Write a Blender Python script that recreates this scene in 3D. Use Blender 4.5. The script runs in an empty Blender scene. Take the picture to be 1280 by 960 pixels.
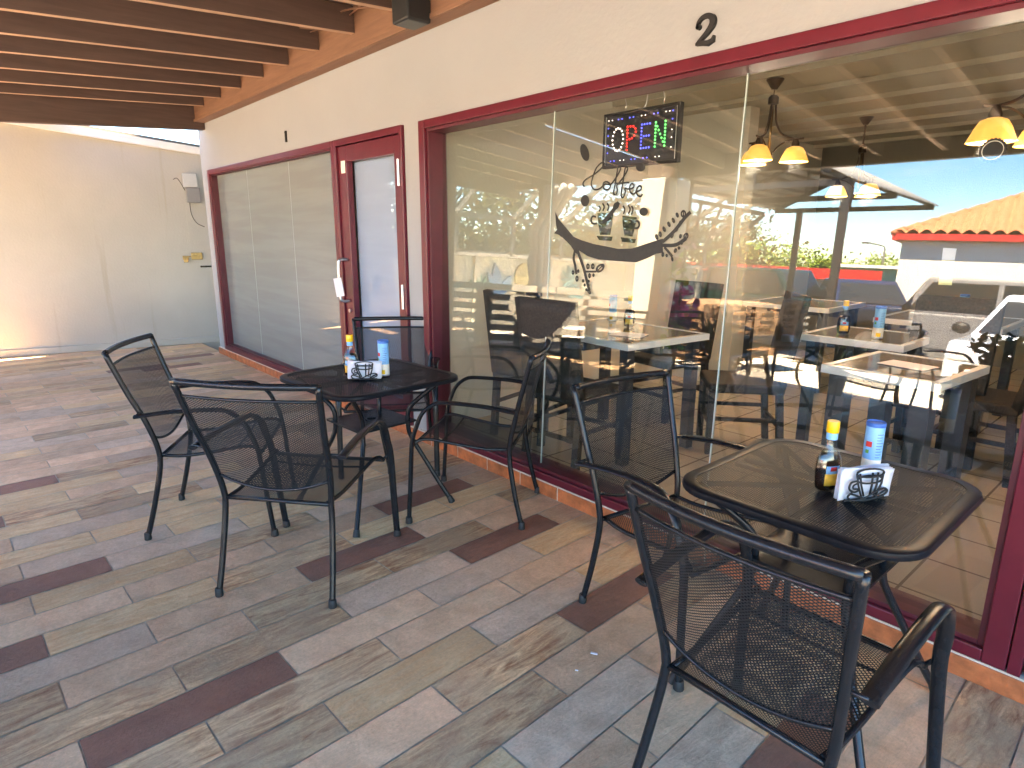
import bpy, bmesh, math, random
from mathutils import Vector, Matrix
random.seed(7)
R = math.radians
S = bpy.context.scene
C = S.collection
PI = math.pi

# ------------------------------------------------------------------ materials
def new_mat(name):
    m = bpy.data.materials.new(name); m.use_nodes = True
    nt = m.node_tree; b = nt.nodes['Principled BSDF']
    return m, nt, b
def N(nt, t, **kw):
    n = nt.nodes.new(t)
    for k, v in kw.items():
        if k in n.bl_rna.properties: setattr(n, k, v)
        else: n.inputs[k].default_value = v
    return n
def L(nt, a, b): nt.links.new(a, b)
def math_(nt, op, a, b=None, clamp=False):
    n = nt.nodes.new('ShaderNodeMath'); n.operation = op; n.use_clamp = clamp
    for i, v in enumerate((a, b)):
        if v is None: continue
        if isinstance(v, (int, float)): n.inputs[i].default_value = v
        else: nt.links.new(v, n.inputs[i])
    return n.outputs[0]
def ramp(nt, fac, stops, interp='LINEAR'):
    n = nt.nodes.new('ShaderNodeValToRGB'); n.color_ramp.interpolation = interp
    e = n.color_ramp.elements
    while len(e) < len(stops): e.new(0.5)
    for i, (p, c) in enumerate(stops):
        e[i].position = p; e[i].color = (c[0], c[1], c[2], 1) if not isinstance(c, (int, float)) else (c, c, c, 1)
    nt.links.new(fac, n.inputs[0]); return n.outputs[0]
def mixc(nt, fac, a, b, mode='MIX'):
    n = nt.nodes.new('ShaderNodeMix'); n.data_type = 'RGBA'; n.blend_type = mode
    for i, v in ((0, fac), (6, a), (7, b)):
        if isinstance(v, (int, float)): n.inputs[i].default_value = v
        elif isinstance(v, tuple): n.inputs[i].default_value = (*v[:3], 1)
        else: nt.links.new(v, n.inputs[i])
    return n.outputs[2]
def simple(name, col, rough=.5, metal=0., var=.08, scale=6., bump=.0, bscale=60., spec=.5, coat=0.):
    m, nt, b = new_mat(name)
    tc = N(nt, 'ShaderNodeTexCoord')
    nz = N(nt, 'ShaderNodeTexNoise', Scale=scale, Detail=5., Roughness=.6); L(nt, tc.outputs['Object'], nz.inputs['Vector'])
    f = ramp(nt, nz.outputs[0], [(.3, 0.), (.7, 1.)])
    lo = tuple(c*(1-var) for c in col); hi = tuple(min(1, c*(1+var)) for c in col)
    L(nt, mixc(nt, f, lo, hi), b.inputs['Base Color'])
    b.inputs['Roughness'].default_value = rough; b.inputs['Metallic'].default_value = metal
    b.inputs['Specular IOR Level'].default_value = spec; b.inputs['Coat Weight'].default_value = coat
    if bump:
        n2 = N(nt, 'ShaderNodeTexNoise', Scale=bscale, Detail=4.); L(nt, tc.outputs['Object'], n2.inputs['Vector'])
        bp = N(nt, 'ShaderNodeBump', Strength=bump, Distance=.01); L(nt, n2.outputs[0], bp.inputs['Height']); L(nt, bp.outputs[0], b.inputs['Normal'])
    return m
def emis(name, col, strength):
    m, nt, b = new_mat(name); b.inputs['Base Color'].default_value = (*col, 1)
    b.inputs['Emission Color'].default_value = (*col, 1); b.inputs['Emission Strength'].default_value = strength
    return m

M = {}
M['metal'] = simple('black_powder_coat', (.010, .011, .0135), .26, 0., .2, 30, .05, 300, .33)
M['rim'] = simple('black_table_rim', (.009, .010, .013), .32, 0, .2, 30, .05, 300, .08)
M['cap'] = simple('black_plastic', (.012, .012, .013), .6)
M['frame'] = simple('maroon_paint', (.125, .009, .020), .3, 0, .12, 8, .03, 40)
M['frame_dark'] = simple('maroon_recess', (.09, .007, .016), .45, 0, .15, 8)
M['steel'] = simple('brushed_steel', (.55, .55, .56), .3, 1., .05)
M['brass'] = simple('aged_brass', (.30, .2, .09), .4, 1., .2, 40)
M['bronze'] = simple('dark_bronze', (.06, .04, .025), .35, .8, .2, 40)
M['black'] = simple('matt_black', (.012, .012, .012), .55)
M['vinyl'] = simple('black_vinyl', (.009, .009, .008), .5, 0, .5, 60)
M['grille'] = simple('grey_grille', (.10, .11, .11), .7)
M['white'] = simple('white_plastic', (.75, .75, .74), .4)
M['paper'] = simple('white_paper', (.62, .62, .66), .85, 0, .03)
M['yellow'] = simple('yellow_plastic', (.85, .48, .01), .35)
M['labelblue'] = simple('light_blue_label', (.17, .46, .78), .4)
M['darkblue'] = simple('dark_blue_lid', (.03, .15, .48), .35)
M['labelyel'] = simple('orange_yellow_label', (.80, .46, .06), .5, 0, .25, 60)
M['red'] = simple('red_print', (.65, .03, .03), .4)
M['green'] = simple('green_print', (.08, .3, .06), .4)
M['navy'] = simple('navy_print', (.05, .09, .25), .5)
M['cream'] = simple('cream_print', (.78, .74, .66), .45, 0, .05)
M['concrete'] = simple('pale_concrete', (.55, .50, .42), .9, 0, .12, 3, .2, 80)
M['asphalt'] = simple('asphalt', (.065, .064, .062), .95, 0, .25, 2, .3, 200)
M['pallet'] = simple('pallet_wood', (.36, .21, .12), .85, 0, .35, 5, .2, 60)
M['greypallet'] = simple('weathered_pallet_wood', (.27, .25, .22), .9, 0, .3, 5, .2, 60)
M['leaf'] = simple('dark_leaf', (.035, .07, .018), .5, 0, .4, 9)
M['leaf2'] = simple('bright_leaf', (.12, .18, .03), .9, 0, .4, 3, 0, 1, .1)
M['leaf3'] = simple('olive_leaf', (.036, .042, .017), .9, 0, .4, 3, 0, 1, .1)
M['bark'] = simple('bark', (.12, .085, .055), .9, 0, .3, 12, .4, 50)
M['tablewood'] = simple('grey_brown_laminate', (.17, .145, .12), .12, 0, .3, 6)
M['white_table'] = simple('white_laminate', (.72, .74, .75), .18, 0, .03)
M['tableleg'] = simple('charcoal_leg', (.03, .034, .04), .4)
M['wicker'] = simple('dark_wicker', (.030, .024, .020), .7, 0, .4, 80, .3, 140, .3)
M['tyre'] = simple('tyre_rubber', (.015, .015, .015), .8)
M['carglass'] = simple('dark_car_glass', (.02, .025, .03), .06, 0, .1, 2, 0, 1, .6)
M['curtain'] = simple('white_curtain', (.40, .40, .41), .9, 0, .05)
M['screenframe'] = simple('grey_steel_frame', (.10, .097, .09), .6)
M['darksteel'] = simple('dark_steel', (.03, .03, .034), .5)
M['terraglaze'] = simple('terracotta_tile', (.46, .125, .042), .5, 0, .38, 16, .3, 90)
M['grout'] = simple('pale_grout', (.62, .52, .42), .9, 0, .15, 40)
M['wire'] = simple('cable_rubber', (.03, .028, .025), .6)

def plaster(name, col, stain=.12, streak=True):
    m, nt, b = new_mat(name)
    tc = N(nt, 'ShaderNodeTexCoord'); o = tc.outputs['Object']
    n1 = N(nt, 'ShaderNodeTexNoise', Scale=1.1, Detail=6., Roughness=.62); L(nt, o, n1.inputs['Vector'])
    c = mixc(nt, ramp(nt, n1.outputs[0], [(.35, 0.), (.72, 1.)]), tuple(x*(1-stain) for x in col), col)
    if streak:
        mp = N(nt, 'ShaderNodeMapping'); mp.inputs['Scale'].default_value = (5.5, 5.5, .35); L(nt, o, mp.inputs[0])
        n2 = N(nt, 'ShaderNodeTexNoise', Scale=1.6, Detail=5., Roughness=.6); L(nt, mp.outputs[0], n2.inputs['Vector'])
        c = mixc(nt, ramp(nt, n2.outputs[0], [(.60, 0.), (.78, .45)]), c, (col[0]*.66, col[1]*.58, col[2]*.46))
    L(nt, c, b.inputs['Base Color']); b.inputs['Roughness'].default_value = .85
    n3 = N(nt, 'ShaderNodeTexNoise', Scale=45., Detail=5.); L(nt, o, n3.inputs['Vector'])
    bp = N(nt, 'ShaderNodeBump', Strength=.18, Distance=.01); L(nt, n3.outputs[0], bp.inputs['Height']); L(nt, bp.outputs[0], b.inputs['Normal'])
    return m
M['wall'] = plaster('cream_plaster', (.355, .362, .36), .06, False)
M['leftwall'] = plaster('aged_cream_plaster', (.47, .445, .385), .12)
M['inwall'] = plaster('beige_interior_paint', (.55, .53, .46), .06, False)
M['pillar'] = plaster('pale_pillar_render', (.62, .60, .54), .06, False)
M['greywall'] = plaster('greige_render', (.70, .66, .60), .1)
M['tealwall'] = plaster('teal_paint', (.10, .42, .36), .1)
M['fence'] = plaster('cream_fence_render', (.66, .62, .50), .1)
M['inwall_back'] = plaster('shaded_interior_paint', (.18, .165, .13), .06, False)  # rear wall: the shade deep in the shop put into its colour
M['ceiling'] = simple('interior_ceiling', (.36, .33, .27), .8, 0, .06, 2)

def wood(name, col, dark, grain=(1, 14, 14), rough=.6):
    m, nt, b = new_mat(name)
    tc = N(nt, 'ShaderNodeTexCoord'); mp = N(nt, 'ShaderNodeMapping'); mp.inputs['Scale'].default_value = grain; L(nt, tc.outputs['Object'], mp.inputs[0])
    n = N(nt, 'ShaderNodeTexNoise', Scale=2.2, Detail=7., Roughness=.65, Distortion=.6); L(nt, mp.outputs[0], n.inputs['Vector'])
    n2 = N(nt, 'ShaderNodeTexNoise', Scale=1.3, Detail=3.); L(nt, tc.outputs['Object'], n2.inputs['Vector'])
    c = mixc(nt, ramp(nt, n.outputs[0], [(.3, 0.), (.7, 1.)]), dark, col)
    c = mixc(nt, math_(nt, 'MULTIPLY', n2.outputs[0], .45), c, tuple(x*.6 for x in col))
    L(nt, c, b.inputs['Base Color']); b.inputs['Roughness'].default_value = rough
    bp = N(nt, 'ShaderNodeBump', Strength=.15, Distance=.004); L(nt, n.outputs[0], bp.inputs['Height']); L(nt, bp.outputs[0], b.inputs['Normal'])
    return m
M['rafterbounce'] = wood('bounce_lit_rafter_edge', (.62, .40, .27), (.45, .26, .16), (12, 1, 12))  # paler rafter undersides: bounce light from the floor painted into the colour
M['rafter'] = wood('brown_stained_rafter', (.125, .074, .057), (.075, .044, .035), (12, 1, 12))
M['ledger'] = wood('orange_brown_beam', (.29, .145, .085), (.18, .085, .05), (1, 12, 12))
M['roofboard'] = wood('dark_roof_boards', (.12, .05, .034), (.07, .03, .02), (8, 1, 8))

def mesh_mat(name, a, bb, t, spec=.3):
    """expanded-metal: a diamond lattice of strands, open holes between (coordinates are metres in the UV map)"""
    m, nt, b = new_mat(name)
    b.inputs['Base Color'].default_value = (.012, .013, .015, 1); b.inputs['Roughness'].default_value = .45; b.inputs['Specular IOR Level'].default_value = spec
    uv = N(nt, 'ShaderNodeUVMap'); uv.uv_map = 'UVMap'; sp = N(nt, 'ShaderNodeSeparateXYZ'); L(nt, uv.outputs[0], sp.inputs[0])
    U = math_(nt, 'DIVIDE', sp.outputs[0], a); V = math_(nt, 'DIVIDE', sp.outputs[1], bb)
    d = []
    for op in ('ADD', 'SUBTRACT'):
        x = math_(nt, op, U, V); x = math_(nt, 'FRACT', x); x = math_(nt, 'SUBTRACT', x, .5); d.append(math_(nt, 'ABSOLUTE', x))
    h = math_(nt, 'MAXIMUM', d[0], d[1])
    hole = math_(nt, 'LESS_THAN', h, .5-t)
    tr = N(nt, 'ShaderNodeBsdfTransparent'); mx = N(nt, 'ShaderNodeMixShader')
    L(nt, hole, mx.inputs[0]); L(nt, b.outputs[0], mx.inputs[1]); L(nt, tr.outputs[0], mx.inputs[2])
    L(nt, mx.outputs[0], nt.nodes['Material Output'].inputs[0])
    return m
M['mesh'] = mesh_mat('expanded_metal_mesh', .0135, .0078, .205)
M['tmesh'] = mesh_mat('fine_expanded_metal_mesh', .0150, .0088, .30, .10)

def glass_mat(name, tint, r0, film=None):
    m, nt, b = new_mat(name); nt.nodes.remove(b)
    lw = N(nt, 'ShaderNodeLayerWeight', Blend=.5)
    p5 = math_(nt, 'POWER', lw.outputs['Facing'], 5.)
    fac = math_(nt, 'ADD', math_(nt, 'MULTIPLY', p5, 1-r0), r0, True)
    tr = N(nt, 'ShaderNodeBsdfTransparent'); tr.inputs[0].default_value = (*tint, 1)
    base = tr.outputs[0]
    if film:
        df = N(nt, 'ShaderNodeBsdfDiffuse')
        tc = N(nt, 'ShaderNodeTexCoord'); mp = N(nt, 'ShaderNodeMapping'); mp.inputs['Scale'].default_value = (.7, .7, 9.); L(nt, tc.outputs['Object'], mp.inputs[0])
        nz = N(nt, 'ShaderNodeTexNoise', Scale=1.5, Detail=3., Distortion=.4); L(nt, mp.outputs[0], nz.inputs['Vector'])  # sideways waves paint a wavy reflection into the film colour
        L(nt, mixc(nt, ramp(nt, nz.outputs[0], [(.38, 0.), (.62, 1.)]), tuple(c*film[2] for c in film[0]), film[0]), df.inputs[0])
        m2 = N(nt, 'ShaderNodeMixShader'); m2.inputs[0].default_value = film[1]
        L(nt, base, m2.inputs[1]); L(nt, df.outputs[0], m2.inputs[2]); base = m2.outputs[0]
    gl = N(nt, 'ShaderNodeBsdfGlossy'); gl.inputs['Roughness'].default_value = 0.; gl.inputs[0].default_value = (.97, 1, 1, 1)
    mx = N(nt, 'ShaderNodeMixShader'); L(nt, fac, mx.inputs[0]); L(nt, base, mx.inputs[1]); L(nt, gl.outputs[0], mx.inputs[2])
    L(nt, mx.outputs[0], nt.nodes['Material Output'].inputs[0])
    return m
M['glass'] = glass_mat('shop_glass', (.91, .93, .91), .056)
M['glass_edge'] = simple('pale_green_glass_edge', (.42, .50, .46), .2)
M['filmglass'] = glass_mat('filmed_reflection_glass', (.9, .92, .9), .10, ((.25, .275, .265), .8, .88))
M['frost'] = glass_mat('frosted_blue_white_glass', (.9, .9, .95), .05, ((.29, .37, .48), .9, .97))
M['bottleglass'] = glass_mat('clear_bottle_glass', (.92, .92, .9), .05)
M['syrup'] = simple('dark_syrup', (.018, .006, .003), .08, 0, .2, 30, 0, 1, .6)

def shade_mat():
    m, nt, b = new_mat('amber_lamp_glass')
    tc = N(nt, 'ShaderNodeTexCoord'); nz = N(nt, 'ShaderNodeTexNoise', Scale=14., Detail=4.); L(nt, tc.outputs['Object'], nz.inputs['Vector'])
    col = mixc(nt, nz.outputs[0], (.95, .42, .09), (1., .58, .18)); L(nt, col, b.inputs['Base Color']); L(nt, col, b.inputs['Emission Color'])
    b.inputs['Emission Strength'].default_value = SHADE_E; b.inputs['Roughness'].default_value = .3
    return m
SHADE_E = .045
M['shade'] = shade_mat()
M['bulb'] = emis('warm_bulb', (1., .8, .5), .45)
LED = {'w': emis('white_led', (1, 1, 1), .16), 'r': emis('red_led', (1, .03, .03), .16), 'b': emis('blue_led', (.06, .10, 1), .2), 'g': emis('green_led', (.02, 1, .22), .1)}
M['ledboard'] = simple('led_sign_board', (.012, .013, .02), .35)

def tile_mat():
    m, nt, b = new_mat('stone_plank_tiles')
    at = N(nt, 'ShaderNodeAttribute'); at.attribute_name = 'tone'; sp = N(nt, 'ShaderNodeSeparateColor'); L(nt, at.outputs['Color'], sp.inputs[0])
    kind, rnd, rnd2 = sp.outputs[0], sp.outputs[1], sp.outputs[2]
    tc = N(nt, 'ShaderNodeTexCoord'); off = N(nt, 'ShaderNodeCombineXYZ'); L(nt, math_(nt, 'MULTIPLY', rnd, 37.), off.inputs[0]); L(nt, math_(nt, 'MULTIPLY', rnd2, 53.), off.inputs[1])
    ad = N(nt, 'ShaderNodeVectorMath'); L(nt, tc.outputs['Object'], ad.inputs[0]); L(nt, off.outputs[0], ad.inputs[1])
    mp = N(nt, 'ShaderNodeMapping'); mp.inputs['Scale'].default_value = (9, 1.6, 1); L(nt, ad.outputs[0], mp.inputs[0])
    # long streaks
    s1 = N(nt, 'ShaderNodeTexNoise', Scale=3.2, Detail=8., Roughness=.68, Distortion=1.1); L(nt, mp.outputs[0], s1.inputs['Vector'])
    n1 = N(nt, 'ShaderNodeTexNoise', Scale=9., Detail=7., Roughness=.7, Distortion=.5); L(nt, ad.outputs[0], n1.inputs['Vector'])
    n2 = N(nt, 'ShaderNodeTexNoise', Scale=75., Detail=5., Roughness=.75); L(nt, ad.outputs[0], n2.inputs['Vector'])
    big = N(nt, 'ShaderNodeTexNoise', Scale=3., Detail=4., Roughness=.6); L(nt, ad.outputs[0], big.inputs['Vector'])
    sf = ramp(nt, s1.outputs[0], [(.36, 0.), (.62, 1.)]); nf = ramp(nt, n1.outputs[0], [(.32, 0.), (.66, 1.)]); bf = ramp(nt, big.outputs[0], [(.4, 0.), (.62, 1.)])
    tan = mixc(nt, nf, (.55, .335, .20), (.72, .475, .30))
    grey = mixc(nt, nf, (.49, .335, .225), (.64, .465, .33))
    dark = mixc(nt, nf, (.23, .10, .065), (.30, .14, .095))
    rust = mixc(nt, sf, (.29, .112, .05), (.68, .46, .255))
    rust = mixc(nt, math_(nt, 'MULTIPLY', bf, .55), rust, (0.435, 0.344, 0.228))
    yel = mixc(nt, sf, (.60, .35, .175), (.74, .53, .30))
    c = mixc(nt, math_(nt, 'GREATER_THAN', kind, .1), tan, grey)
    c = mixc(nt, math_(nt, 'GREATER_THAN', kind, .3), c, dark)
    c = mixc(nt, math_(nt, 'GREATER_THAN', kind, .5), c, rust)
    c = mixc(nt, math_(nt, 'GREATER_THAN', kind, .7), c, yel)
    # a little rust wandering over beige and grey tiles
    notdark = math_(nt, 'SUBTRACT', 1., math_(nt, 'MULTIPLY', math_(nt, 'GREATER_THAN', kind, .3), math_(nt, 'LESS_THAN', kind, .5)))
    c = mixc(nt, math_(nt, 'MULTIPLY', math_(nt, 'MULTIPLY', sf, bf), math_(nt, 'MULTIPLY', rnd, .5)), c, mixc(nt, notdark, (.10, .05, .038), (.25, .14, .085)))
    sc = math_(nt, 'ADD', .92, math_(nt, 'MULTIPLY', rnd2, .34))
    fs = N(nt, 'ShaderNodeTexNoise', Scale=16., Detail=8., Roughness=.8, Distortion=1.6); L(nt, mp.outputs[0], fs.inputs['Vector'])
    fine = math_(nt, 'ADD', .30, math_(nt, 'ADD', math_(nt, 'MULTIPLY', n2.outputs[0], .66), math_(nt, 'MULTIPLY', fs.outputs[0], .74))); sc = math_(nt, 'MULTIPLY', sc, fine)
    dn = N(nt, 'ShaderNodeTexNoise', Scale=1.3, Detail=6., Roughness=.65); L(nt, tc.outputs['Object'], dn.inputs['Vector'])
    sc = math_(nt, 'MULTIPLY', sc, math_(nt, 'ADD', .86, math_(nt, 'MULTIPLY', dn.outputs[0], .32)))
    vm = N(nt, 'ShaderNodeVectorMath', operation='SCALE'); L(nt, c, vm.inputs[0]); L(nt, sc, vm.inputs['Scale'])
    L(nt, vm.outputs[0], b.inputs['Base Color'])
    L(nt, math_(nt, 'ADD', .42, math_(nt, 'MULTIPLY', n2.outputs[0], .3)), b.inputs['Roughness'])
    hh = math_(nt, 'ADD', math_(nt, 'ADD', math_(nt, 'MULTIPLY', s1.outputs[0], .8), math_(nt, 'MULTIPLY', fs.outputs[0], .7)), math_(nt, 'MULTIPLY', n2.outputs[0], .5))
    bp = N(nt, 'ShaderNodeBump', Strength=.6, Distance=.008); L(nt, hh, bp.inputs['Height']); L(nt, bp.outputs[0], b.inputs['Normal'])
    return m
M['tiles'] = tile_mat()
M['tilegrout'] = simple('grey_beige_grout', (.50, .43, .33), .95, 0, .25, 20)

def grid_mat(name, col, grout, size, gap=.012):
    m, nt, b = new_mat(name)
    tc = N(nt, 'ShaderNodeTexCoord')
    br = N(nt, 'ShaderNodeTexBrick'); br.offset = 0.; br.inputs['Scale'].default_value = 1.
    br.inputs['Brick Width'].default_value = size; br.inputs['Row Height'].default_value = size; br.inputs['Mortar Size'].default_value = gap/2
    br.inputs['Color1'].default_value = (*col, 1); br.inputs['Color2'].default_value = (*[c*.9 for c in col], 1); br.inputs['Mortar'].default_value = (*grout, 1)
    L(nt, tc.outputs['Object'], br.inputs['Vector'])
    nz = N(nt, 'ShaderNodeTexNoise', Scale=4., Detail=5.); L(nt, tc.outputs['Object'], nz.inputs['Vector'])
    L(nt, mixc(nt, math_(nt, 'MULTIPLY', nz.outputs[0], .3), br.outputs[0], tuple(c*.7 for c in col)), b.inputs['Base Color'])
    b.inputs['Roughness'].default_value = .25
    return m
M['infloor'] = grid_mat('beige_floor_tiles', (.46, .40, .31), (.12, .10, .08), .33)

def rooftile_mat():
    m, nt, b = new_mat('terracotta_roof_tiles')
    tc = N(nt, 'ShaderNodeTexCoord'); nz = N(nt, 'ShaderNodeTexNoise', Scale=5., Detail=6.); L(nt, tc.outputs['Object'], nz.inputs['Vector'])
    L(nt, mixc(nt, nz.outputs[0], (.36, .095, .045), (.52, .19, .09)), b.inputs['Base Color']); b.inputs['Roughness'].default_value = .8
    return m
M['rooftile'] = rooftile_mat()

# ------------------------------------------------------------------ mesh helpers
class MB:
    def __init__(s): s.bm = bmesh.new(); s.uv = s.bm.loops.layers.uv.new('UVMap')
    def box(s, x0, x1, y0, y1, z0, z1, T=None):
        P = [(x, y, z) for z in (z0, z1) for y in (y0, y1) for x in (x0, x1)]
        v = [s.bm.verts.new(Vector(p) if T is None else T @ Vector(p)) for p in P]
        for f in ((0, 2, 3, 1), (4, 5, 7, 6), (0, 1, 5, 4), (2, 6, 7, 3), (0, 4, 6, 2), (1, 3, 7, 5)):
            s.bm.faces.new([v[i] for i in f])
        return s
    def bar(s, a, b, w, h, up=(0, 0, 1)):
        a, b = Vector(a), Vector(b); d = (b-a); l = d.length; d.normalize(); u = Vector(up)
        if abs(d.dot(u)) > .99: u = Vector((1, 0, 0))
        r = d.cross(u).normalized(); u = r.cross(d)
        T = Matrix((( d.x, r.x, u.x, a.x), (d.y, r.y, u.y, a.y), (d.z, r.z, u.z, a.z), (0, 0, 0, 1)))
        return s.box(0, l, -w/2, w/2, -h/2, h/2, T)
    def tube(s, pts, rx, ry=None, n=10, side=None, cap=True):
        """sweep an ellipse along pts; rx is the half size along `side`, ry across it (values or lists)"""
        pts = [Vector(p) for p in pts]; k = len(pts); ry = rx if ry is None else ry
        RX = rx if isinstance(rx, (list, tuple)) else [rx]*k; RY = ry if isinstance(ry, (list, tuple)) else [ry]*k
        rings = []; prev = None
        for i, p in enumerate(pts):
            t = (pts[min(i+1, k-1)]-pts[max(i-1, 0)]).normalized()
            if side is not None: e = Vector(side); e = (e-t*e.dot(t)).normalized()
            else:
                e = prev if prev is not None else (Vector((0, 0, 1)) if abs(t.z) < .9 else Vector((1, 0, 0)))
                e = (e-t*e.dot(t)).normalized()
            prev = e; g = t.cross(e)
            rings.append([s.bm.verts.new(p+e*RX[i]*math.cos(2*PI*j/n)+g*RY[i]*math.sin(2*PI*j/n)) for j in range(n)])
        for a, b in zip(rings, rings[1:]):
            for j in range(n): s.bm.faces.new((a[j], a[(j+1) % n], b[(j+1) % n], b[j]))
        if cap: s.bm.faces.new(rings[0][::-1]); s.bm.faces.new(rings[-1])
        return s
    def lathe(s, prof, c=(0, 0, 0), n=20, sx=1., sy=1., capb=True, capt=True):
        c = Vector(c); rings = []
        for r, z in prof: rings.append([s.bm.verts.new(c+Vector((r*sx*math.cos(2*PI*j/n), r*sy*math.sin(2*PI*j/n), z))) for j in range(n)])
        for a, b in zip(rings, rings[1:]):
            for j in range(n): s.bm.faces.new((a[j], a[(j+1) % n], b[(j+1) % n], b[j]))
        if capb: s.bm.faces.new(rings[0][::-1])
        if capt: s.bm.faces.new(rings[-1])
        return s
    def prism(s, poly, f0, f1):
        """poly: list of 2-D points; f0/f1 map a point to the 3-D front and back"""
        a = [s.bm.verts.new(f0(p)) for p in poly]; b = [s.bm.verts.new(f1(p)) for p in poly]; k = len(poly)
        s.bm.faces.new(a); s.bm.faces.new(b[::-1])
        for i in range(k): s.bm.faces.new((a[i], b[i], b[(i+1) % k], a[(i+1) % k]))
        return s
    def sheet(s, F, nu, nv, U=None):
        """grid surface F(u,v), UV in metres from U(u,v)"""
        g = [[s.bm.verts.new(F(i/nu, j/nv)) for j in range(nv+1)] for i in range(nu+1)]
        for i in range(nu):
            for j in range(nv):
                q = ((i, j), (i+1, j), (i+1, j+1), (i, j+1)); f = s.bm.faces.new([g[a][b] for a, b in q])
                if U:
                    for lp, (a, b) in zip(f.loops, q): lp[s.uv].uv = U(a/nu, b/nv)
        return s
    def ball(s, c, r, n=8, sx=1, sy=1, sz=1):
        T = Matrix.Translation(c) @ Matrix.Diagonal((sx, sy, sz, 1)); bmesh.ops.create_icosphere(s.bm, subdivisions=2, radius=r, matrix=T); return s
    def build(s, name, mat, parent=None, smooth=False, bevel=0., solid=0., seg=2):
        bmesh.ops.recalc_face_normals(s.bm, faces=s.bm.faces[:])
        me = bpy.data.meshes.new(name); s.bm.to_mesh(me); s.bm.free(); me.materials.append(mat)
        o = bpy.data.objects.new(name, me); C.objects.link(o)
        if parent is not None: o.parent = parent
        if smooth: me.polygons.foreach_set('use_smooth', [True]*len(me.polygons)); 
        if smooth == 2:
            mo = o.modifiers.new('edges', 'EDGE_SPLIT'); mo.split_angle = R(40)
        if solid: mo = o.modifiers.new('thick', 'SOLIDIFY'); mo.thickness = solid; mo.offset = 0
        if bevel: mo = o.modifiers.new('bevel', 'BEVEL'); mo.width = bevel; mo.segments = seg; mo.limit_method = 'ANGLE'; mo.angle_limit = R(35)
        return o
def tag(o, label, cat, group=None, kind=None):
    if label: o['label'] = label
    if cat: o['category'] = cat
    if group: o['group'] = group
    if kind: o['kind'] = kind
    return o
def struct(o, label=None, cat=None): return tag(o, label, cat, None, 'structure')
def thing(name, label, cat, loc=(0, 0, 0), rz=0., group=None):
    o = bpy.data.objects.new(name, None); C.objects.link(o); o.location = loc; o.rotation_euler = (0, 0, rz); o.empty_display_size = .1
    return tag(o, label, cat, group)
def copy_tree(o, parent=None):
    c = o.copy(); C.objects.link(c); c.parent = parent
    for ch in list(o.children): copy_tree(ch, c)
    return c
def copy_thing(o, label, loc, rz, group=None, scale=None):
    c = copy_tree(o); c.location = loc; c.rotation_euler = (0, 0, rz); c['label'] = label
    if group: c['group'] = group
    if scale: c.scale = scale
    return c
def crom(P, n=6):
    P = [Vector(p) for p in P]; out = []
    for i in range(len(P)-1):
        a, b, c, d = P[max(i-1, 0)], P[i], P[i+1], P[min(i+2, len(P)-1)]
        for k in range(n):
            t = k/n; out.append(.5*((2*b)+(c-a)*t+(2*a-5*b+4*c-d)*t*t+(3*b-a-3*c+d)*t**3))
    return out+[P[-1]]
SKY, SUN, EXPO = .13, 5.0, 4.82
# ------------------------------------------------------------------ floor of stone planks
ROT = R(1.76); CR, SR = math.cos(ROT), math.sin(ROT)
W, LEN = .1715, .597
def fxy(u, v): return (u*CR-v*SR, u*SR+v*CR)
KIND = {(-2, 0): 2, (-1, 0): 3, (0, 1): 4, (-2, 1): 0, (-1, 1): 0, (1, 1): 3, (1, 0): 0, (1, 2): 2, (2, 1): 3, (2, 0): 0, (2, 2): 0, (3, 1): 1, (3, 2): 0, (3, 0): 4,
        (4, 0): 2, (4, 1): 0, (5, 1): 1, (5, 2): 4, (-3, 2): 2, (-3, 0): 3, (-3, 1): 1, (-5, 1): 2, (-5, 2): 0, (-3, 3): 0, (1, 3): 0, (-2, -1): 0, (-4, 0): 0, (-4, 1): 3, (-6, -1): 2, (-6, 0): 4, (-9, -1): 2, (-9, 0): 1,
        (-13, 0): 3, (-14, -1): 2, (0, 0): 3, (6, 1): 1, (7, 2): 0, (6, 2): 2, (8, 2): 1, (-5, 0): 0, (-1, 2): 0, (0, 2): 1, (4, 2): 0, (-7, 0): 0, (-8, 0): 4, (-2, 2): 1}
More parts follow.
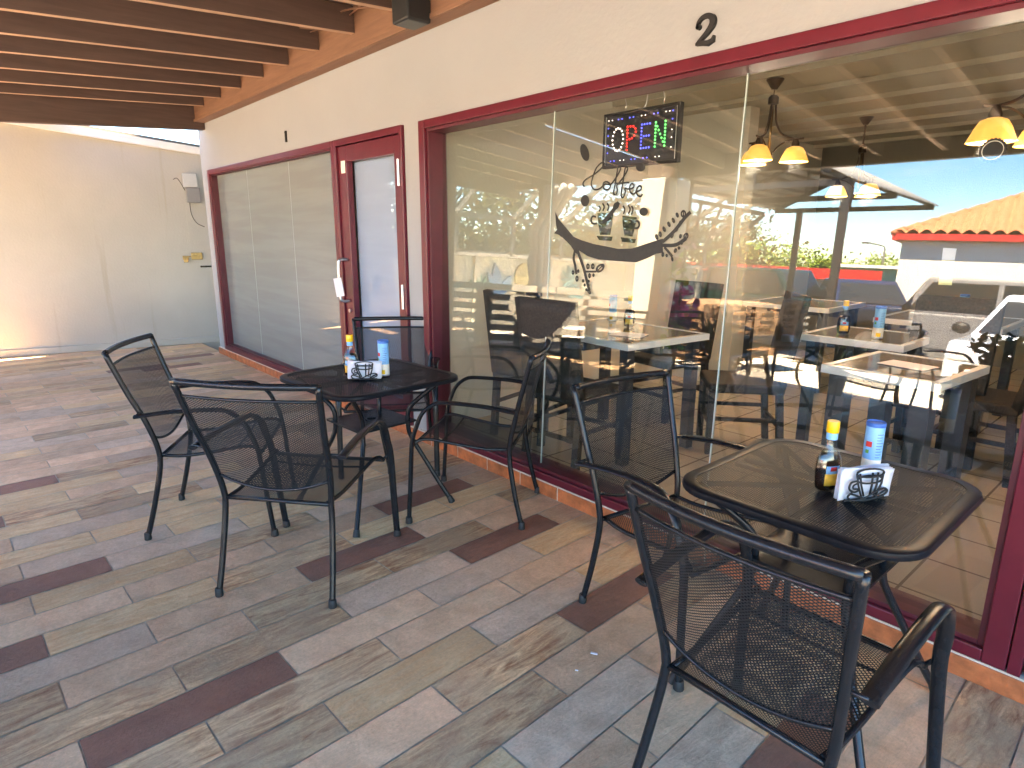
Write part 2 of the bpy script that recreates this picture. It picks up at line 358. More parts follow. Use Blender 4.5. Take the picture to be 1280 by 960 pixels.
def make_floor():
    bm = bmesh.new(); col = bm.loops.layers.float_color.new('tone')
    rr = random.Random(3)
    def clip(poly, xm, xM, ym, yM):
        for ax, lim, sg in ((0, xm, 1), (0, xM, -1), (1, ym, 1), (1, yM, -1)):
            out = []
            for i in range(len(poly)):
                a, b = poly[i], poly[(i+1) % len(poly)]; ia, ib = sg*(a[ax]-lim) >= 0, sg*(b[ax]-lim) >= 0
                if ia: out.append(a)
                if ia != ib:
                    t = (lim-a[ax])/(b[ax]-a[ax]); out.append((a[0]+(b[0]-a[0])*t, a[1]+(b[1]-a[1])*t))
            poly = out
            if len(poly) < 3: return []
        return poly
    for k in range(-50, 32):
        u0 = -1.653+k*W
        base = .135 if k % 2 == 0 else .4335
        for j in range(-6, 6):
            v0 = base+j*LEN; g = .0028
            q = [fxy(u0+g, v0+g), fxy(u0+W-g, v0+g), fxy(u0+W-g, v0+LEN-g), fxy(u0+g, v0+LEN-g)]
            kd = KIND.get((k, j))
            if kd is None: kd = rr.choices([0, 1, 2, 3, 4], [.45, .15, .035, .19, .175])[0]
            c = ((kd+.0)*.2+.0, rr.random(), rr.random(), 1)
            q = clip(q, -9.62, 3.6, -2.45, 2.4)
            if len(q) < 3: continue
            dz = rr.uniform(-.0006, .0006)
            top = [bm.verts.new((x, y, dz)) for x, y in q]
            f = bm.faces.new(top)
            if f.normal.z < 0: f.normal_flip()
            for lp in f.loops: lp[col] = c
    me = bpy.data.meshes.new('floor'); bm.to_mesh(me); bm.free(); me.materials.append(M['tiles'])
    o = bpy.data.objects.new('floor', me); C.objects.link(o); struct(o, 'patio floor of mixed brown, grey and beige stone planks', 'floor')
    struct(MB().box(-9.62, 3.6, -2.45, 2.4, -.28, -.0035).build('floor_bed', M['tilegrout']), 'grout bed under the stone plank floor', 'floor')
make_floor()
struct(MB().box(-4.6, 6, -5.7, -2.45, -.4, -.12).box(-12, -4.6, -9.2, -2.45, -.4, -.1201).build('pavement', M['concrete']), 'pale concrete pavement in front of the patio', 'pavement')
struct(MB().sheet(lambda u, v: Vector((-300+600*u, -300+600*v, -.3)), 8, 8).build('ground', M['asphalt']), 'asphalt car park and surrounding ground', 'ground')
mk = MB()
for i in range(6): mk.bar((-5+2.6*i, -7.4, -.296), (-5.8+2.6*i, -11.4, -.296), .1, .002)
struct(mk.build('parking_lines', simple('road_paint', (.6, .6, .57), .8)), 'white painted parking bay lines', 'markings')

# ------------------------------------------------------------------ shop building
WY = 2.375
t = thing('shop_building', 'long cream plastered shop front with numbers 1 and 2 above maroon framed windows', 'building', (-2, 2.6, 0))
def loc(mb, name, mat, parent, **k):
    o = mb.build(name, mat, parent, **k); o.matrix_parent_inverse = Matrix.Translation(-Vector(parent.location)) if parent.rotation_euler.z == 0 and parent.parent is None else Matrix()
    return o
w = MB()
for x0, x1, z0, z1 in [(-8.17, -7.925, 0, 3.2), (-7.925, -3.772, 2.148, 3.2), (-3.772, -3.574, 0, 3.2), (-3.574, .95, 2.145, 3.2), (.95, 3.4, 0, 3.2), (-7.925, -3.772, -.1, .084), (-3.574, .95, -.1, .084)]:
    w.box(x0, x1, WY, WY+.2, z0, z1)
w.box(-8.17, -7.97, WY+.2, 9., 0, 3.2).box(-8.17, 3.4, 9., 9.2, 0, 3.2).box(3.2, 3.4, WY+.2, 9, 0, 3.2)
loc(w, 'wall', M['wall'], t)
loc(MB().box(-9.1, 3.6, 1.60, 9.4, 3.2, 3.38), 'roof', M['pillar'], t)  # unseen overhang, shaped to shade the gap beside the shop
loc(MB().box(-3.70, -3.58, WY+.2, 9, .1, 2.62).box(-3.58, -2.9, 5.2, 5.35, .1, 2.5), 'interior_wall', M['inwall'], t)
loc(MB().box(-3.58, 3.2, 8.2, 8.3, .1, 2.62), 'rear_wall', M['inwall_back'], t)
ce = MB().box(-3.58, 3.2, WY+.2, 8.2, 2.5, 2.6)
for k in range(9): ce.box(-3.58, 3.2, 3.0+.62*k, 3.05+.62*k, 2.465, 2.5)
loc(ce, 'ceiling', M['ceiling'], t)
o = MB().box(-3.58, 3.2, 2.58, 8.2, .02, .1).build('interior_floor', M['infloor']); struct(o, 'beige square floor tiles inside the shop', 'floor')
loc(MB().box(-7.97, -3.70, WY+.2, 4, 2.45, 2.6).box(-7.97, -3.7, 4, 4.1, .05, 2.5).box(-7.97, -3.7, WY+.2, 4., .03, .06), 'vacant_unit_room', M['inwall'], t)

def numeral(name, label, polys, cx, cz, sc, dx=0):
    m = MB()
    for P in polys: m.prism(P, lambda p: Vector((cx+p[0]*sc, WY-.018, cz+p[1]*sc)), lambda p: Vector((cx+p[0]*sc, WY-.002, cz+p[1]*sc)))
    return tag(m.build(name, M['black']), label, 'number sign')
def ribbon(pts, w0, w1=None):
    """a polygon along a polyline with varying width (list of widths)"""
    k = len(pts); Wd = w0 if isinstance(w0, list) else [w0]*k; l, r = [], []
    for i in range(k):
        a, b = pts[max(i-1, 0)], pts[min(i+1, k-1)]; dx, dy = b[0]-a[0], b[1]-a[1]; n = math.hypot(dx, dy) or 1
        nx, ny = -dy/n, dx/n; l.append((pts[i][0]+nx*Wd[i]/2, pts[i][1]+ny*Wd[i]/2)); r.append((pts[i][0]-nx*Wd[i]/2, pts[i][1]-ny*Wd[i]/2))
    return l+r[::-1]
two = crom([(-.30, .62, 0), (-.33, .78, 0), (-.2, .95, 0), (.05, 1., 0), (.28, .88, 0), (.30, .66, 0), (.1, .42, 0), (-.18, .2, 0), (-.34, .06, 0)], 5)
two = [(p.x, p.y) for p in two]; wd = [.10+.14*math.exp(-((i/len(two)-.55)/.22)**2) for i in range(len(two))]
numeral('house_number', 'black numeral 2 on the cream wall above the large shop window', [ribbon(two, wd), ribbon([(-.36, .06), (-.1, .08), (.15, .03), (.36, .10), (.4, .26)], [.06, .17, .19, .16, .04]), [(-.3+.1*math.cos(a*PI/5), .68+.1*math.sin(a*PI/5)) for a in range(10)]], -1.54, 2.180, .103)
numeral('house_number', 'thin black numeral 1 above the left window and door', [ribbon([(0, 0), (.0, .5), (.02, 1.)], [.16, .15, .14]), ribbon([(.02, .97), (-.15, .8)], [.12, .04])], -5.667, 2.225, .092)

# terracotta tile skirting: one thing, tiles with grout joints
t = thing('tile_skirting', 'low terracotta tile skirting step along the foot of the shop front', 'skirting', (-2.4, 2.36, 0))
s = MB(); x = -8.17
while x < 3.4: s.box(x+.004, min(x+.31, 3.4)-.004, 2.352, 2.372, .001, .076); x += .31
loc(s, 'tile', M['terraglaze'], t, bevel=.003)
loc(MB().box(-8.17, 3.4, 2.356, WY+.05, 0, .0835), 'grout_ledge', M['grout'], t)

# ------------------------------------------------------------------ window and door frames
GY = 2.425; TILT = R(1.8)
def gy(z): return GY+(z-.155)*math.tan(TILT)
def frame(mb, x0, x1, z0, z1, wl, wr, wb, wt, y0, y1):
    mb.box(x0, x0+wl, y0, y1, z0, z1).box(x1-wr, x1, y0, y1, z0, z1).box(x0+wl, x1-wr, y0, y1, z0, z0+wb).box(x0+wl, x1-wr, y0, y1, z1-wt, z1)
    return mb
def pane(name, x0, x1, z0, z1, mat, parent, th=.006, tilt=True):
    m = MB(); f = gy if tilt else (lambda z: GY+.01)
    m.prism([(x0, z0), (x1, z0), (x1, z1), (x0, z1)], lambda p: Vector((p[0], f(p[1]), p[1])), lambda p: Vector((p[0], f(p[1])+th, p[1])))
    return loc(m, name, mat, parent)
t = thing('shop_window', 'large three pane shop window in a maroon frame with OPEN sign and coffee branch decal', 'window', (-2, 2.4, 0))
f = frame(MB(), -3.574, -.262, .086, 2.143, .062, .066, .045, .05, 2.352, 2.50)
f2 = frame(MB(), -3.512, -.328, .131, 2.093, .02, .02, .018, .018, 2.372, 2.51)
loc(f, 'frame', M['frame'], t, bevel=.004); loc(f2, 'inner_frame', M['frame_dark'], t, bevel=.002)
XS = [-3.495, -2.488, -1.411, -.345]
for a, b in zip(XS, XS[1:]): pane('glass_pane', a+.003, b-.003, .145, 2.078, M['glass'], t)
for x in XS[1:3]: loc(MB().prism([(x-.003, .149), (x+.003, .149), (x+.003, 2.075), (x-.003, 2.075)], lambda p: Vector((p[0], gy(p[1])-.0005, p[1])), lambda p: Vector((p[0], gy(p[1])+.0065, p[1]))), 'pane_joint', M['glass_edge'], t)

t = thing('shop_window', 'left window with whitish filmed glass panes in a maroon frame under numeral 1', 'window', (-6, 2.4, 0))
loc(frame(MB(), -7.925, -4.762, .086, 2.146, .062, .05, .05, .05, 2.352, 2.47), 'frame', M['frame'], t, bevel=.004)
loc(frame(MB(), -7.863, -4.812, .136, 2.096, .022, .012, .02, .012, 2.372, 2.48), 'inner_frame', M['frame_dark'], t)
xs = [-7.845, -6.896, -5.826, -4.822]
for a, b in zip(xs, xs[1:]): pane('glass_pane', a+.003, b-.003, .15, 2.09, M['filmglass'], t, .006, False)
for x in xs[1:3]: loc(MB().box(x-.003, x+.003, GY+.0095, GY+.0165, .156, 2.084), 'pane_joint', M['glass_edge'], t)

def door(label, x0, x1, rail_l, rail_r, glassmat, hinge_right=True):
    t = thing('glazed_door', label, 'door', ((x0+x1)/2, 2.4, .086))
    fr = MB().box(x0, x0+.035, 2.351, 2.47, .086, 2.146).box(x1-.035, x1, 2.351, 2.47, .086, 2.146).box(x0+.035, x1-.035, 2.351, 2.47, 2.1, 2.146)
    loc(fr, 'door_frame', M['frame'], t, bevel=.003)
    a, b = x0+.04, x1-.04
    lf = frame(MB(), a, b, .092, 2.094, rail_l, rail_r, .17, .115, 2.368, 2.42)
    loc(lf, 'door_leaf', M['frame'], t, bevel=.004)
    pane('glass_pane', a+rail_l, b-rail_r, .262, 1.979, glassmat, t, .006, False)
    h = MB().tube(crom([(a+.075, 2.365, .93), (a+.075, 2.30, .93), (a+.072, 2.285, .98), (a+.072, 2.285, 1.20), (a+.075, 2.30, 1.25), (a+.075, 2.365, 1.25)], 5), .012, n=10)
    loc(h, 'handle', M['steel'], t, smooth=True)
    loc(MB().lathe([(.016, 0), (.016, .012)], (0, 0, 0), 14), 'lock_cylinder', M['steel'], t).matrix_parent_inverse = Matrix.Translation(-Vector(t.location)) @ Matrix.Translation((a+.078, 2.366, .85)) @ Matrix.Rotation(PI/2, 4, 'X')
    for z in (1.85, 1.02) if hinge_right else ():
        loc(MB().tube([(x1-.037, 2.345, z-.085), (x1-.037, 2.345, z+.085)], .011), 'hinge', M['steel'], t, smooth=2)
    return t, a, b
t, a, b = door('maroon door with frosted glass beside the left window, steel pull handle on its left stile', -4.758, -3.776, .13, .085, M['frost'])
loc(MB().box(a+.045, a+.11, 2.366, 2.3675, 1.90, 1.99).box(a+.055, a+.075, 2.3652, 2.3675, 1.935, 1.985), 'small_sticker', M['cream'], t)
o = MB().box(-.055, .055, -.002, .002, -.072, .072).build('paper_note', M['paper'])
o.location = (a+.085, 2.272, 1.04); o.rotation_euler = (R(4), R(-8), R(6)); tag(o, 'small blank white card hanging on the door pull handle', 'card')
door('maroon door with clear glass at the right edge of the photo next to the large shop window', -.258, .95, .13, .085, M['glass'])

# ------------------------------------------------------------------ pergola roof
t = thing('pergola', 'brown timber patio roof on closely spaced rafters along the shop front', 'pergola', (-2.5, 0, 0))
zb = lambda y: 2.755-.0612*(2.27-y)
X1 = 2.5
loc(MB().box(-7.87, X1, 2.27, WY-.002, 2.64, 2.93), 'ledger_beam', M['ledger'], t, bevel=.006)
loc(MB().box(-7.87, X1, 2.255, 2.27, 2.64, 2.668), 'ledger_trim', M['ledger'], t, bevel=.003)
RX = [x for x in [-7.505, -6.956, -6.383, -5.826, -5.293, -4.737, -4.194, -3.607]+[-3.607+.556*k for k in range(1, 14)] if x < X1]
for x in RX:
    r = MB().prism([(2.266, zb(2.266)), (-2.0, zb(-2.0)), (-2.0, zb(-2)+.165), (2.266, zb(2.266)+.165)], lambda p: Vector((x-.025, p[0], p[1])), lambda p: Vector((x+.025, p[0], p[1])))
    ro = loc(r, 'rafter', M['rafter'], t, bevel=.004); ro.data.materials.append(M['rafterbounce'])
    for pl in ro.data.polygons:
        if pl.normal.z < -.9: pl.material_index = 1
e = MB().prism([(WY-.004, 2.573), (-2.12, 2.573-.0612*4.48), (-2.12, 2.573-.0612*4.48+.36), (WY-.004, 2.94)], lambda p: Vector((-7.98, p[0], p[1])), lambda p: Vector((-7.88, p[0], p[1])))
loc(e, 'end_beam', M['rafter'], t, bevel=.006)
loc(MB().box(-7.87, X1, -2.1, -2.003, 2.43, 2.72), 'outer_beam', M['rafter'], t, bevel=.006)
rp = MB()
SUNGAP_X = -4.9  # unseen opening added in the roof so sunlight bounces onto the floor
for y0, y1, xa, xb in ((2.26, -.1, -7.98, X1), (-.1, -2.2, SUNGAP_X, X1), (-.1, -2.2, -7.98, -6.7), (1.2, -2.2, -9.25, -7.985)):  # last strip is an unseen extension added to keep sun off the left side
    rp.prism([(y0, zb(y0)+.167), (y1, zb(y1)+.167), (y1, zb(y1)+.2), (y0, zb(y0)+.2)], lambda p: Vector((xa, p[0], p[1])), lambda p: Vector((xb, p[0], p[1])))
loc(rp, 'roof_boards', M['roofboard'], t)
def masonry_pillar(label, x0, x1):
    tag(MB().box(x0, x1, -2.38, -1.9, -.12, 2.43).build('masonry_pillar', M['pillar'], bevel=.008), label, 'pillar')
masonry_pillar('pale rendered pillar under the outer edge of the patio roof, seen in the window reflection', -5.27, -4.85)
# wall light hanging on the ledger beam
t = thing('wall_light', 'black box shaped speaker light fixed to the wooden beam at the top of the photo', 'light', (-3.36, 2.2, 2.72))
MB().box(-.085, .085, -.09, .068, -.105, .16).build('body', M['black'], t, bevel=.012)
MB().box(-.07, .07, -.075, .052, -.108, -.104).build('grille', M['grille'], t)
t = thing('cable', 'loose brown cables running between the rafters near the beam', 'cable', (-4.4, 2.2, 2.8))
MB().tube(crom([(-.4, -.1, .09), (0, .02, .03), (.25, -.03, .06), (.62, .03, .02)], 8), .006, n=6).tube(crom([(-.3, .0, .06), (.1, .05, .06), (.5, -.02, .05)], 8), .005, n=6).build('wire', M['ledger'], t, smooth=True)

# ------------------------------------------------------------------ left building
th = math.atan(.21)
def lw(d, z, off=0.):      # d = world Y along the wall face
    return Vector((-9.6+.21*d+off*math.cos(th), d-off*math.sin(th), z))
t = thing('cream_building', 'neighbouring cream building with stained plain side wall and pale roof edge', 'building', (-9.3, 1.2, 0))
def wallprism(poly, o0, o1): return MB().prism(poly, lambda p: lw(p[0], p[1], o0), lambda p: lw(p[0], p[1], o1))
ztop = lambda d: 2.70-.117*(d-.3)
YB = -1.0
loc(wallprism([(YB, -.3), (3.6, -.3), (3.6, ztop(3.6)), (YB, ztop(YB))], 0, -.25), 'wall', M['leftwall'], t)
loc(wallprism([(YB, 0), (3.6, 0), (3.6, .085), (YB, .085)], .03, 0), 'plinth', M['leftwall'], t, bevel=.01)
loc(wallprism([(YB-.1, ztop(YB)), (3.7, ztop(3.7)), (3.7, ztop(3.7)+.085), (YB-.1, ztop(YB)+.085)], .07, -.3), 'fascia', M['cream'], t)
loc(wallprism([(YB-.1, ztop(YB)+.087), (3.7, ztop(3.7)+.087), (3.7, ztop(3.7)+.12), (YB-.1, ztop(YB)+.12)], .04, -.3), 'roof_edge', M['screenframe'], t)
d = loc(wallprism([(2.40, .087), (3.3, .087), (3.3, 2.08), (2.40, 2.08)], .012, .001), 'door', M['leftwall'], t)
hnd = MB()
for q in (0, .14): hnd.ball(lw(2.50+q*.4, 1.02, .05), .012)
hnd.tube([lw(2.50, 1.02, .012), lw(2.50, 1.02, .05), lw(2.62, 1.02, .05)], .009)
hnd.build('handle', M['bronze'], d, smooth=True)
ha = MB(); T0 = lw(2.40, 1.135, .02)
ha.prism([(2.30, 1.11), (2.37, 1.11), (2.37, 1.16), (2.30, 1.16)], lambda p: lw(p[0], p[1], .02), lambda p: lw(p[0], p[1], .0)).prism([(2.40, 1.11), (2.53, 1.11), (2.53, 1.20), (2.40, 1.20)], lambda p: lw(p[0], p[1], .03), lambda p: lw(p[0], p[1], .013))
ha.bar(lw(2.32, 1.15, .035), lw(2.47, 1.155, .035), .014, .014)
loc(ha, 'hasp', M['brass'], t, bevel=.003)
tag(MB().prism([(2.31, 1.075), (2.36, 1.075), (2.36, 1.115), (2.31, 1.115)], lambda p: lw(p[0], p[1], .045), lambda p: lw(p[0], p[1], .022)).tube([lw(2.32, 1.115, .034), lw(2.322, 1.14, .034), lw(2.348, 1.14, .034), lw(2.35, 1.115, .034)], .004, n=6).build('padlock', M['brass'], bevel=.004), 'small brass padlock on the hasp of the cream side door', 'padlock')
t = thing('meter_box', 'grey electrical box with dangling wire high on the cream wall by the shop corner', 'meter box', lw(2.47, 2.0), -th)
MB().box(0, .07, -.075, .09, .02, .19).build('cover', simple('pale_box', (.5, .5, .47), .5), t, bevel=.006)
MB().box(0, .09, -.05, .11, -.17, .015).build('meter', simple('grey_box', (.22, .21, .2), .5), t, bevel=.006)
MB().tube(crom([(.05, -.02, -.12), (.08, -.02, -.3), (.07, .03, -.42), (.05, .12, -.47)], 6), .005, n=6).tube(crom([(.03, -.06, -.02), (.03, -.13, .12), (.02, -.18, .11)], 5), .004, n=6).build('wire', M['wire'], t, smooth=True)
tag(MB().tube(crom([(-8.6, 3.3, 3.25), (-9.1, 3.1, 2.95), (-9.6, 2.9, 2.8)], 6), .006, n=6).build('overhead_wire', M['wire'], smooth=True), 'thin overhead wire crossing the gap of sky above the cream wall', 'wire')
# ------------------------------------------------------------------ metal chairs
def armchair(label, T, xyr, group):
    X0, Y0, th = xyr
    t = thing('metal_armchair', label, 'chair', (X0, Y0, 0), th, group)
    g = lambda k: T[k]
    SJz = g('SJz'); tz = g('TPz')
    def upx(s, z):       # upright centre line
        if z < SJz: u = z/SJz; return s*(g('RFx')+(g('SJx')-g('RFx'))*u)
        u = (z-SJz)/(tz-SJz); return s*(g('SJx')+(g('TPx')-g('SJx'))*u)
    ycur = crom([(0, g('RFy'), .012), (0, g('RFy')*.55+g('SJy')*.45+.012, SJz*.5), (0, g('SJy'), SJz), (0, g('SJy')-.012-.02, SJz+.17), (0, (g('SJy')+g('TPy'))/2-.012, SJz+.32), (0, g('TPy'), tz)], 5)
    def upy(z):
        for a, b in zip(ycur, ycur[1:]):
            if a.z <= z <= b.z: return a.y+(b.y-a.y)*(z-a.z)/(b.z-a.z)
        return ycur[-1].y if z > tz else ycur[0].y
    BOW = .032
    def back(u, z):      # u -1..1 across
        return Vector((upx(1, z)*u, upy(z)-BOW*(1-u*u)*min(1, (z-SJz)/.12), z))
    for s in (-1, 1):
        up = MB().tube([(upx(s, p.z), p.y, p.z) for p in ycur], .0125, n=10).build('upright', M['metal'], t, smooth=True)
        MB().lathe([(.0155, 0), (.0165, .004), (.0150, .034), (.0128, .037)], (upx(s, 0), g('RFy'), 0), 12).build('foot_cap', M['cap'], up, smooth=2)
    MB().tube([back(u/10, tz-.004) for u in range(-10, 11)], .0135, n=10).build('top_rail', M['metal'], t, smooth=True)
    MB().tube([back(u/10*.97, tz-.062) for u in range(-10, 11)], .0062, n=8).build('back_rail', M['metal'], t, smooth=True)
    zbot = lambda u: SJz+.105-.050*(1-u*u)
    zt = tz-.062
    F = lambda a, b: back((a*2-1)*.96, zbot(a*2-1)+(zt-zbot(a*2-1))*b)
    MB().sheet(F, 14, 12, lambda a, b: (a*.46, b*.38+zbot(a*2-1)*0)).build('backrest_mesh', M['mesh'], t, smooth=True)
    MB().tube([back(u/10*.97, zbot(u/10)) for u in range(-10, 11)], .0065, n=8).build('back_lower_rail', M['metal'], t, smooth=True)
    MB().tube([(-upx(1, SJz)+0, g('SJy'), SJz), (upx(1, SJz), g('SJy'), SJz)], .0095, n=8).build('stretcher', M['metal'], t, smooth=True)
    # seat: side profile with a rolled front lip
    fw = g('FKx')-.032; fw = max(fw, .205); rw = g('SJx')-.018
    prof = crom([(0, g('SJy')+.004, SJz+.004), (0, g('SJy')+.12, SJz+.000), (0, .05, SJz+.022), (0, .17, SJz+.040), (0, .222, SJz+.034), (0, .245, SJz+.012)], 4)
    def seat(u, q):
        i = min(int(q*(len(prof)-1)), len(prof)-2); f_ = q*(len(prof)-1)-i; p = prof[i].lerp(prof[i+1], f_)
        x = (rw+(fw-rw)*q)*u; return Vector((x, p.y, p.z-.012*(1-u*u)*math.sin(PI*min(q*1.05, 1))))
    MB().sheet(lambda a, b: seat((a*2-1)*.97, b), 12, 16, lambda a, b: (a*.43, b*.50)).build('seat_mesh', M['mesh'], t, smooth=True)
    fr = MB()
    for s in (-1, 1): fr.tube([seat(s, q/14) for q in range(15)], .0085, n=8)
    fr.tube([seat(u/8, 1.) for u in range(-8, 9)], .0085, n=8)
    fr.tube([seat(u/8, .5)+Vector((0, 0, -.006)) for u in range(-8, 9)], .005, n=6)
    fr.build('seat_frame', M['metal'], t, smooth=True)
    # arms running down into the front legs: one flattened tube each side
    az, ax = g('AEz'), g('AEx')
    for s in (-1, 1):
        P = crom([(s*ax, g('AEy'), az), (s*(ax+g('AAx'))/2, (g('AEy')+g('AAy')-.11)/2, (az+g('AAz'))/2+.006), (s*g('AAx'), .06, g('AAz')-.003), (s*g('AAx'), .125, g('AAz')-.016), (s*(g('AAx')+g('FKx'))/2, .180, g('AAz')-.062), (s*(g('AAx')*.35+g('FKx')*.65), .212, g('AAz')-.13), (s*g('FKx'), g('FKy'), g('FKz')), (s*(g('FKx')+g('FFx'))/2, (g('FKy')+g('FFy'))/2, g('FKz')*.5), (s*g('FFx'), g('FFy'), .012)], 5)
        k = len(P); wx = [.0195 if i < k*.5 else .0195-.004*(i/k-.5)/.5 for i in range(k)]; wy = [.0095+.002*(i/k) for i in range(k)]
        ar = MB().tube(P, wx, wy, 14, side=(1, 0, 0)).build('armrest', M['metal'], t, smooth=2)
        MB().lathe([(.0175, 0), (.0185, .004), (.0165, .03), (.015, .034)], (s*g('FFx'), g('FFy'), 0), 12).build('foot_cap', M['cap'], ar, smooth=2)
        pz = az+.006; py = upy(pz)
        MB().tube([(upx(s, pz), py, pz), (s*ax, py+.005, pz)], .0055, n=8).build('arm_pin', M['metal'], t, smooth=True)
        q = seat(s, .93); MB().tube([q, (s*g('FKx'), g('FKy'), g('FKz')+.012)], .0062, n=8).build('seat_pin', M['metal'], t, smooth=True)
    return t
STD = dict(RFx=.238, RFy=-.318, SJx=.218, SJy=-.237, SJz=.40, TPx=.262, TPy=-.37, TPz=.90, AEx=.292, AEy=-.284, AEz=.625, AAx=.285, AAy=.15, AAz=.655, FFx=.29, FFy=.28, FKx=.288, FKy=.24, FKz=.43)
GF, GN = 'black mesh armchairs around the far table', 'black mesh armchairs at the near table'
armchair('largest black mesh armchair, in the right foreground, seen from behind', dict(STD, SJx=.205, SJy=-.235, SJz=.385, TPx=.256, TPy=-.359, TPz=.894, AEx=.268, AEy=-.276, AEz=.603, AAx=.268, AAz=.653, FFx=.28, FKx=.255, FKy=.23, FKz=.438), (-.569, 1.448, -.029), GN)
armchair('black mesh armchair at the near table, side on, left of the table', dict(STD, RFx=.23, RFy=-.305, SJx=.213, SJz=.385, TPx=.255, TPy=-.369, TPz=.888, AEz=.615, FFy=.255), (-1.179, 1.909, -1.706), GN)
armchair('black mesh armchair of the far table nearest to us, seen from behind', dict(STD, RFx=.247, RFy=-.321, SJx=.229, SJy=-.24, SJz=.404, TPx=.286, TPy=-.393, TPz=.925, AEx=.312, AEy=-.296, AEz=.627, AAx=.30, FFx=.294, FFy=.31, FKx=.30, FKy=.247, FKz=.438), (-2.5355, 1.0336, .687), GF)
armchair('leftmost black mesh armchair, side on at the far table', dict(STD, SJy=-.224, SJz=.41, TPx=.264, TPy=-.38, TPz=.928, AEy=-.281, AEz=.634), (-3.293, .921, -.560), GF)
armchair('black mesh armchair behind the far table in front of the maroon door', dict(STD, TPx=.268, TPz=.892), (-3.425, 1.994, 4.081), GF)
CH = armchair('black mesh armchair right of the far table, its back to the window', dict(STD, RFx=.235, RFy=-.311, SJx=.208, SJy=-.241, TPx=.261, TPy=-.356, TPz=.889, AEx=.295, FFx=.292, FFy=.269), (-2.545, 1.974, 2.213), GF)

# ------------------------------------------------------------------ tables
def rsq(sx, sy, r, z, n=7, inset=0.):
    out = []
    for k in range(4):
        cx, cy = [(1, 1), (-1, 1), (-1, -1), (1, -1)][k]; cx *= sx/2-r; cy *= sy/2-r
        for j in range(n+1):
            a = PI/2*k+PI/2*j/n; out.append(Vector((cx+(r-inset)*math.cos(a), cy+(r-inset)*math.sin(a), z)))
    return out
def mesh_table(label, sx, sy, xyr, group):
    t = thing('mesh_table', label, 'table', (xyr[0], xyr[1], 0), xyr[2], group)
    Z = .722; r = .13
    rim = MB(); prof = [(.002, -.024), (-.004, -.022), (-.006, -.014), (-.003, -.004), (.004, -.0005), (.034, -.0015), (.035, -.005), (.010, -.006), (.006, -.014)]
    rings = [rsq(sx, sy, r, Z+dz, 8, ins+.004) for ins, dz in prof]; V = [[rim.bm.verts.new(p) for p in ring] for ring in rings]
    n = len(V[0])
    for i in range(len(V)):
        a, b = V[i], V[(i+1) % len(V)]
        for j in range(n): rim.bm.faces.new((a[j], a[(j+1) % n], b[(j+1) % n], b[j]))
    rim.build('rim', M['rim'], t, smooth=2)
    tm = MB(); edge = rsq(sx, sy, r, Z-.003, 8, .038); n = len(edge); vs = [tm.bm.verts.new(p) for p in edge]; f = tm.bm.faces.new(vs)
    for lp in f.loops: lp[tm.uv].uv = (lp.vert.co.x, lp.vert.co.y)
    tm.build('tabletop_mesh', M['tmesh'], t)
    un = MB()
    for s in (-1, 1): un.bar((-sx/2+.05, s*.03, Z-.012), (sx/2-.05, s*.03, Z-.012), .016, .012); un.bar((s*.03, -sy/2+.05, Z-.014), (s*.03, sy/2-.05, Z-.014), .016, .010)
    for a in range(4):
        d = Vector((math.cos(PI/4+a*PI/2), math.sin(PI/4+a*PI/2), 0)); un.bar(d*.06+Vector((0, 0, Z-.013)), d*.36+Vector((0, 0, Z-.013)), .014, .012)
    un.build('underframe', M['metal'], t)
    for a in range(4):
        d = Vector((math.cos(PI/4+a*PI/2), math.sin(PI/4+a*PI/2), 0)); U = lambda q, z: d*q+Vector((0, 0, z))
        P = crom([U(.385, Z-.018), U(.33, .655), U(.235, .575), U(.20, .52), U(.197, .44), U(.215, .375), U(.29, .24), U(.36, .115), U(.422, .012)], 5)
        lg = MB().tube(P, .0125, n=10).build('leg', M['metal'], t, smooth=True)
        MB().tube([U(.411, .034), U(.424, .006), U(.427, 0)], [.0145, .0175, .0175], n=12).build('foot_cap', M['cap'], lg, smooth=2)
    sh = MB(); q = .172
    for x0, x1, y0, y1 in ((-q, q, -q, -.024), (-q, q, .024, q), (-q, -.024, -.024, .024), (.024, q, -.024, .024)): sh.box(x0, x1, y0, y1, .468, .478)
    sh.lathe([(.024, .462), (.033, .462), (.033, .482), (.024, .482)], (0, 0, 0), 20, capb=False, capt=False)
    sh.build('shelf', M['metal'], t)
    return t
mesh_table('near black mesh table at the right with syrup, can and napkins on it', .67, .715, (-.70, 1.90, 0), 'black mesh patio tables')
TB = mesh_table('far black mesh table surrounded by four armchairs, syrup and napkins on it', .74, .74, (-2.935, 1.582, R(3)), 'black mesh patio tables')

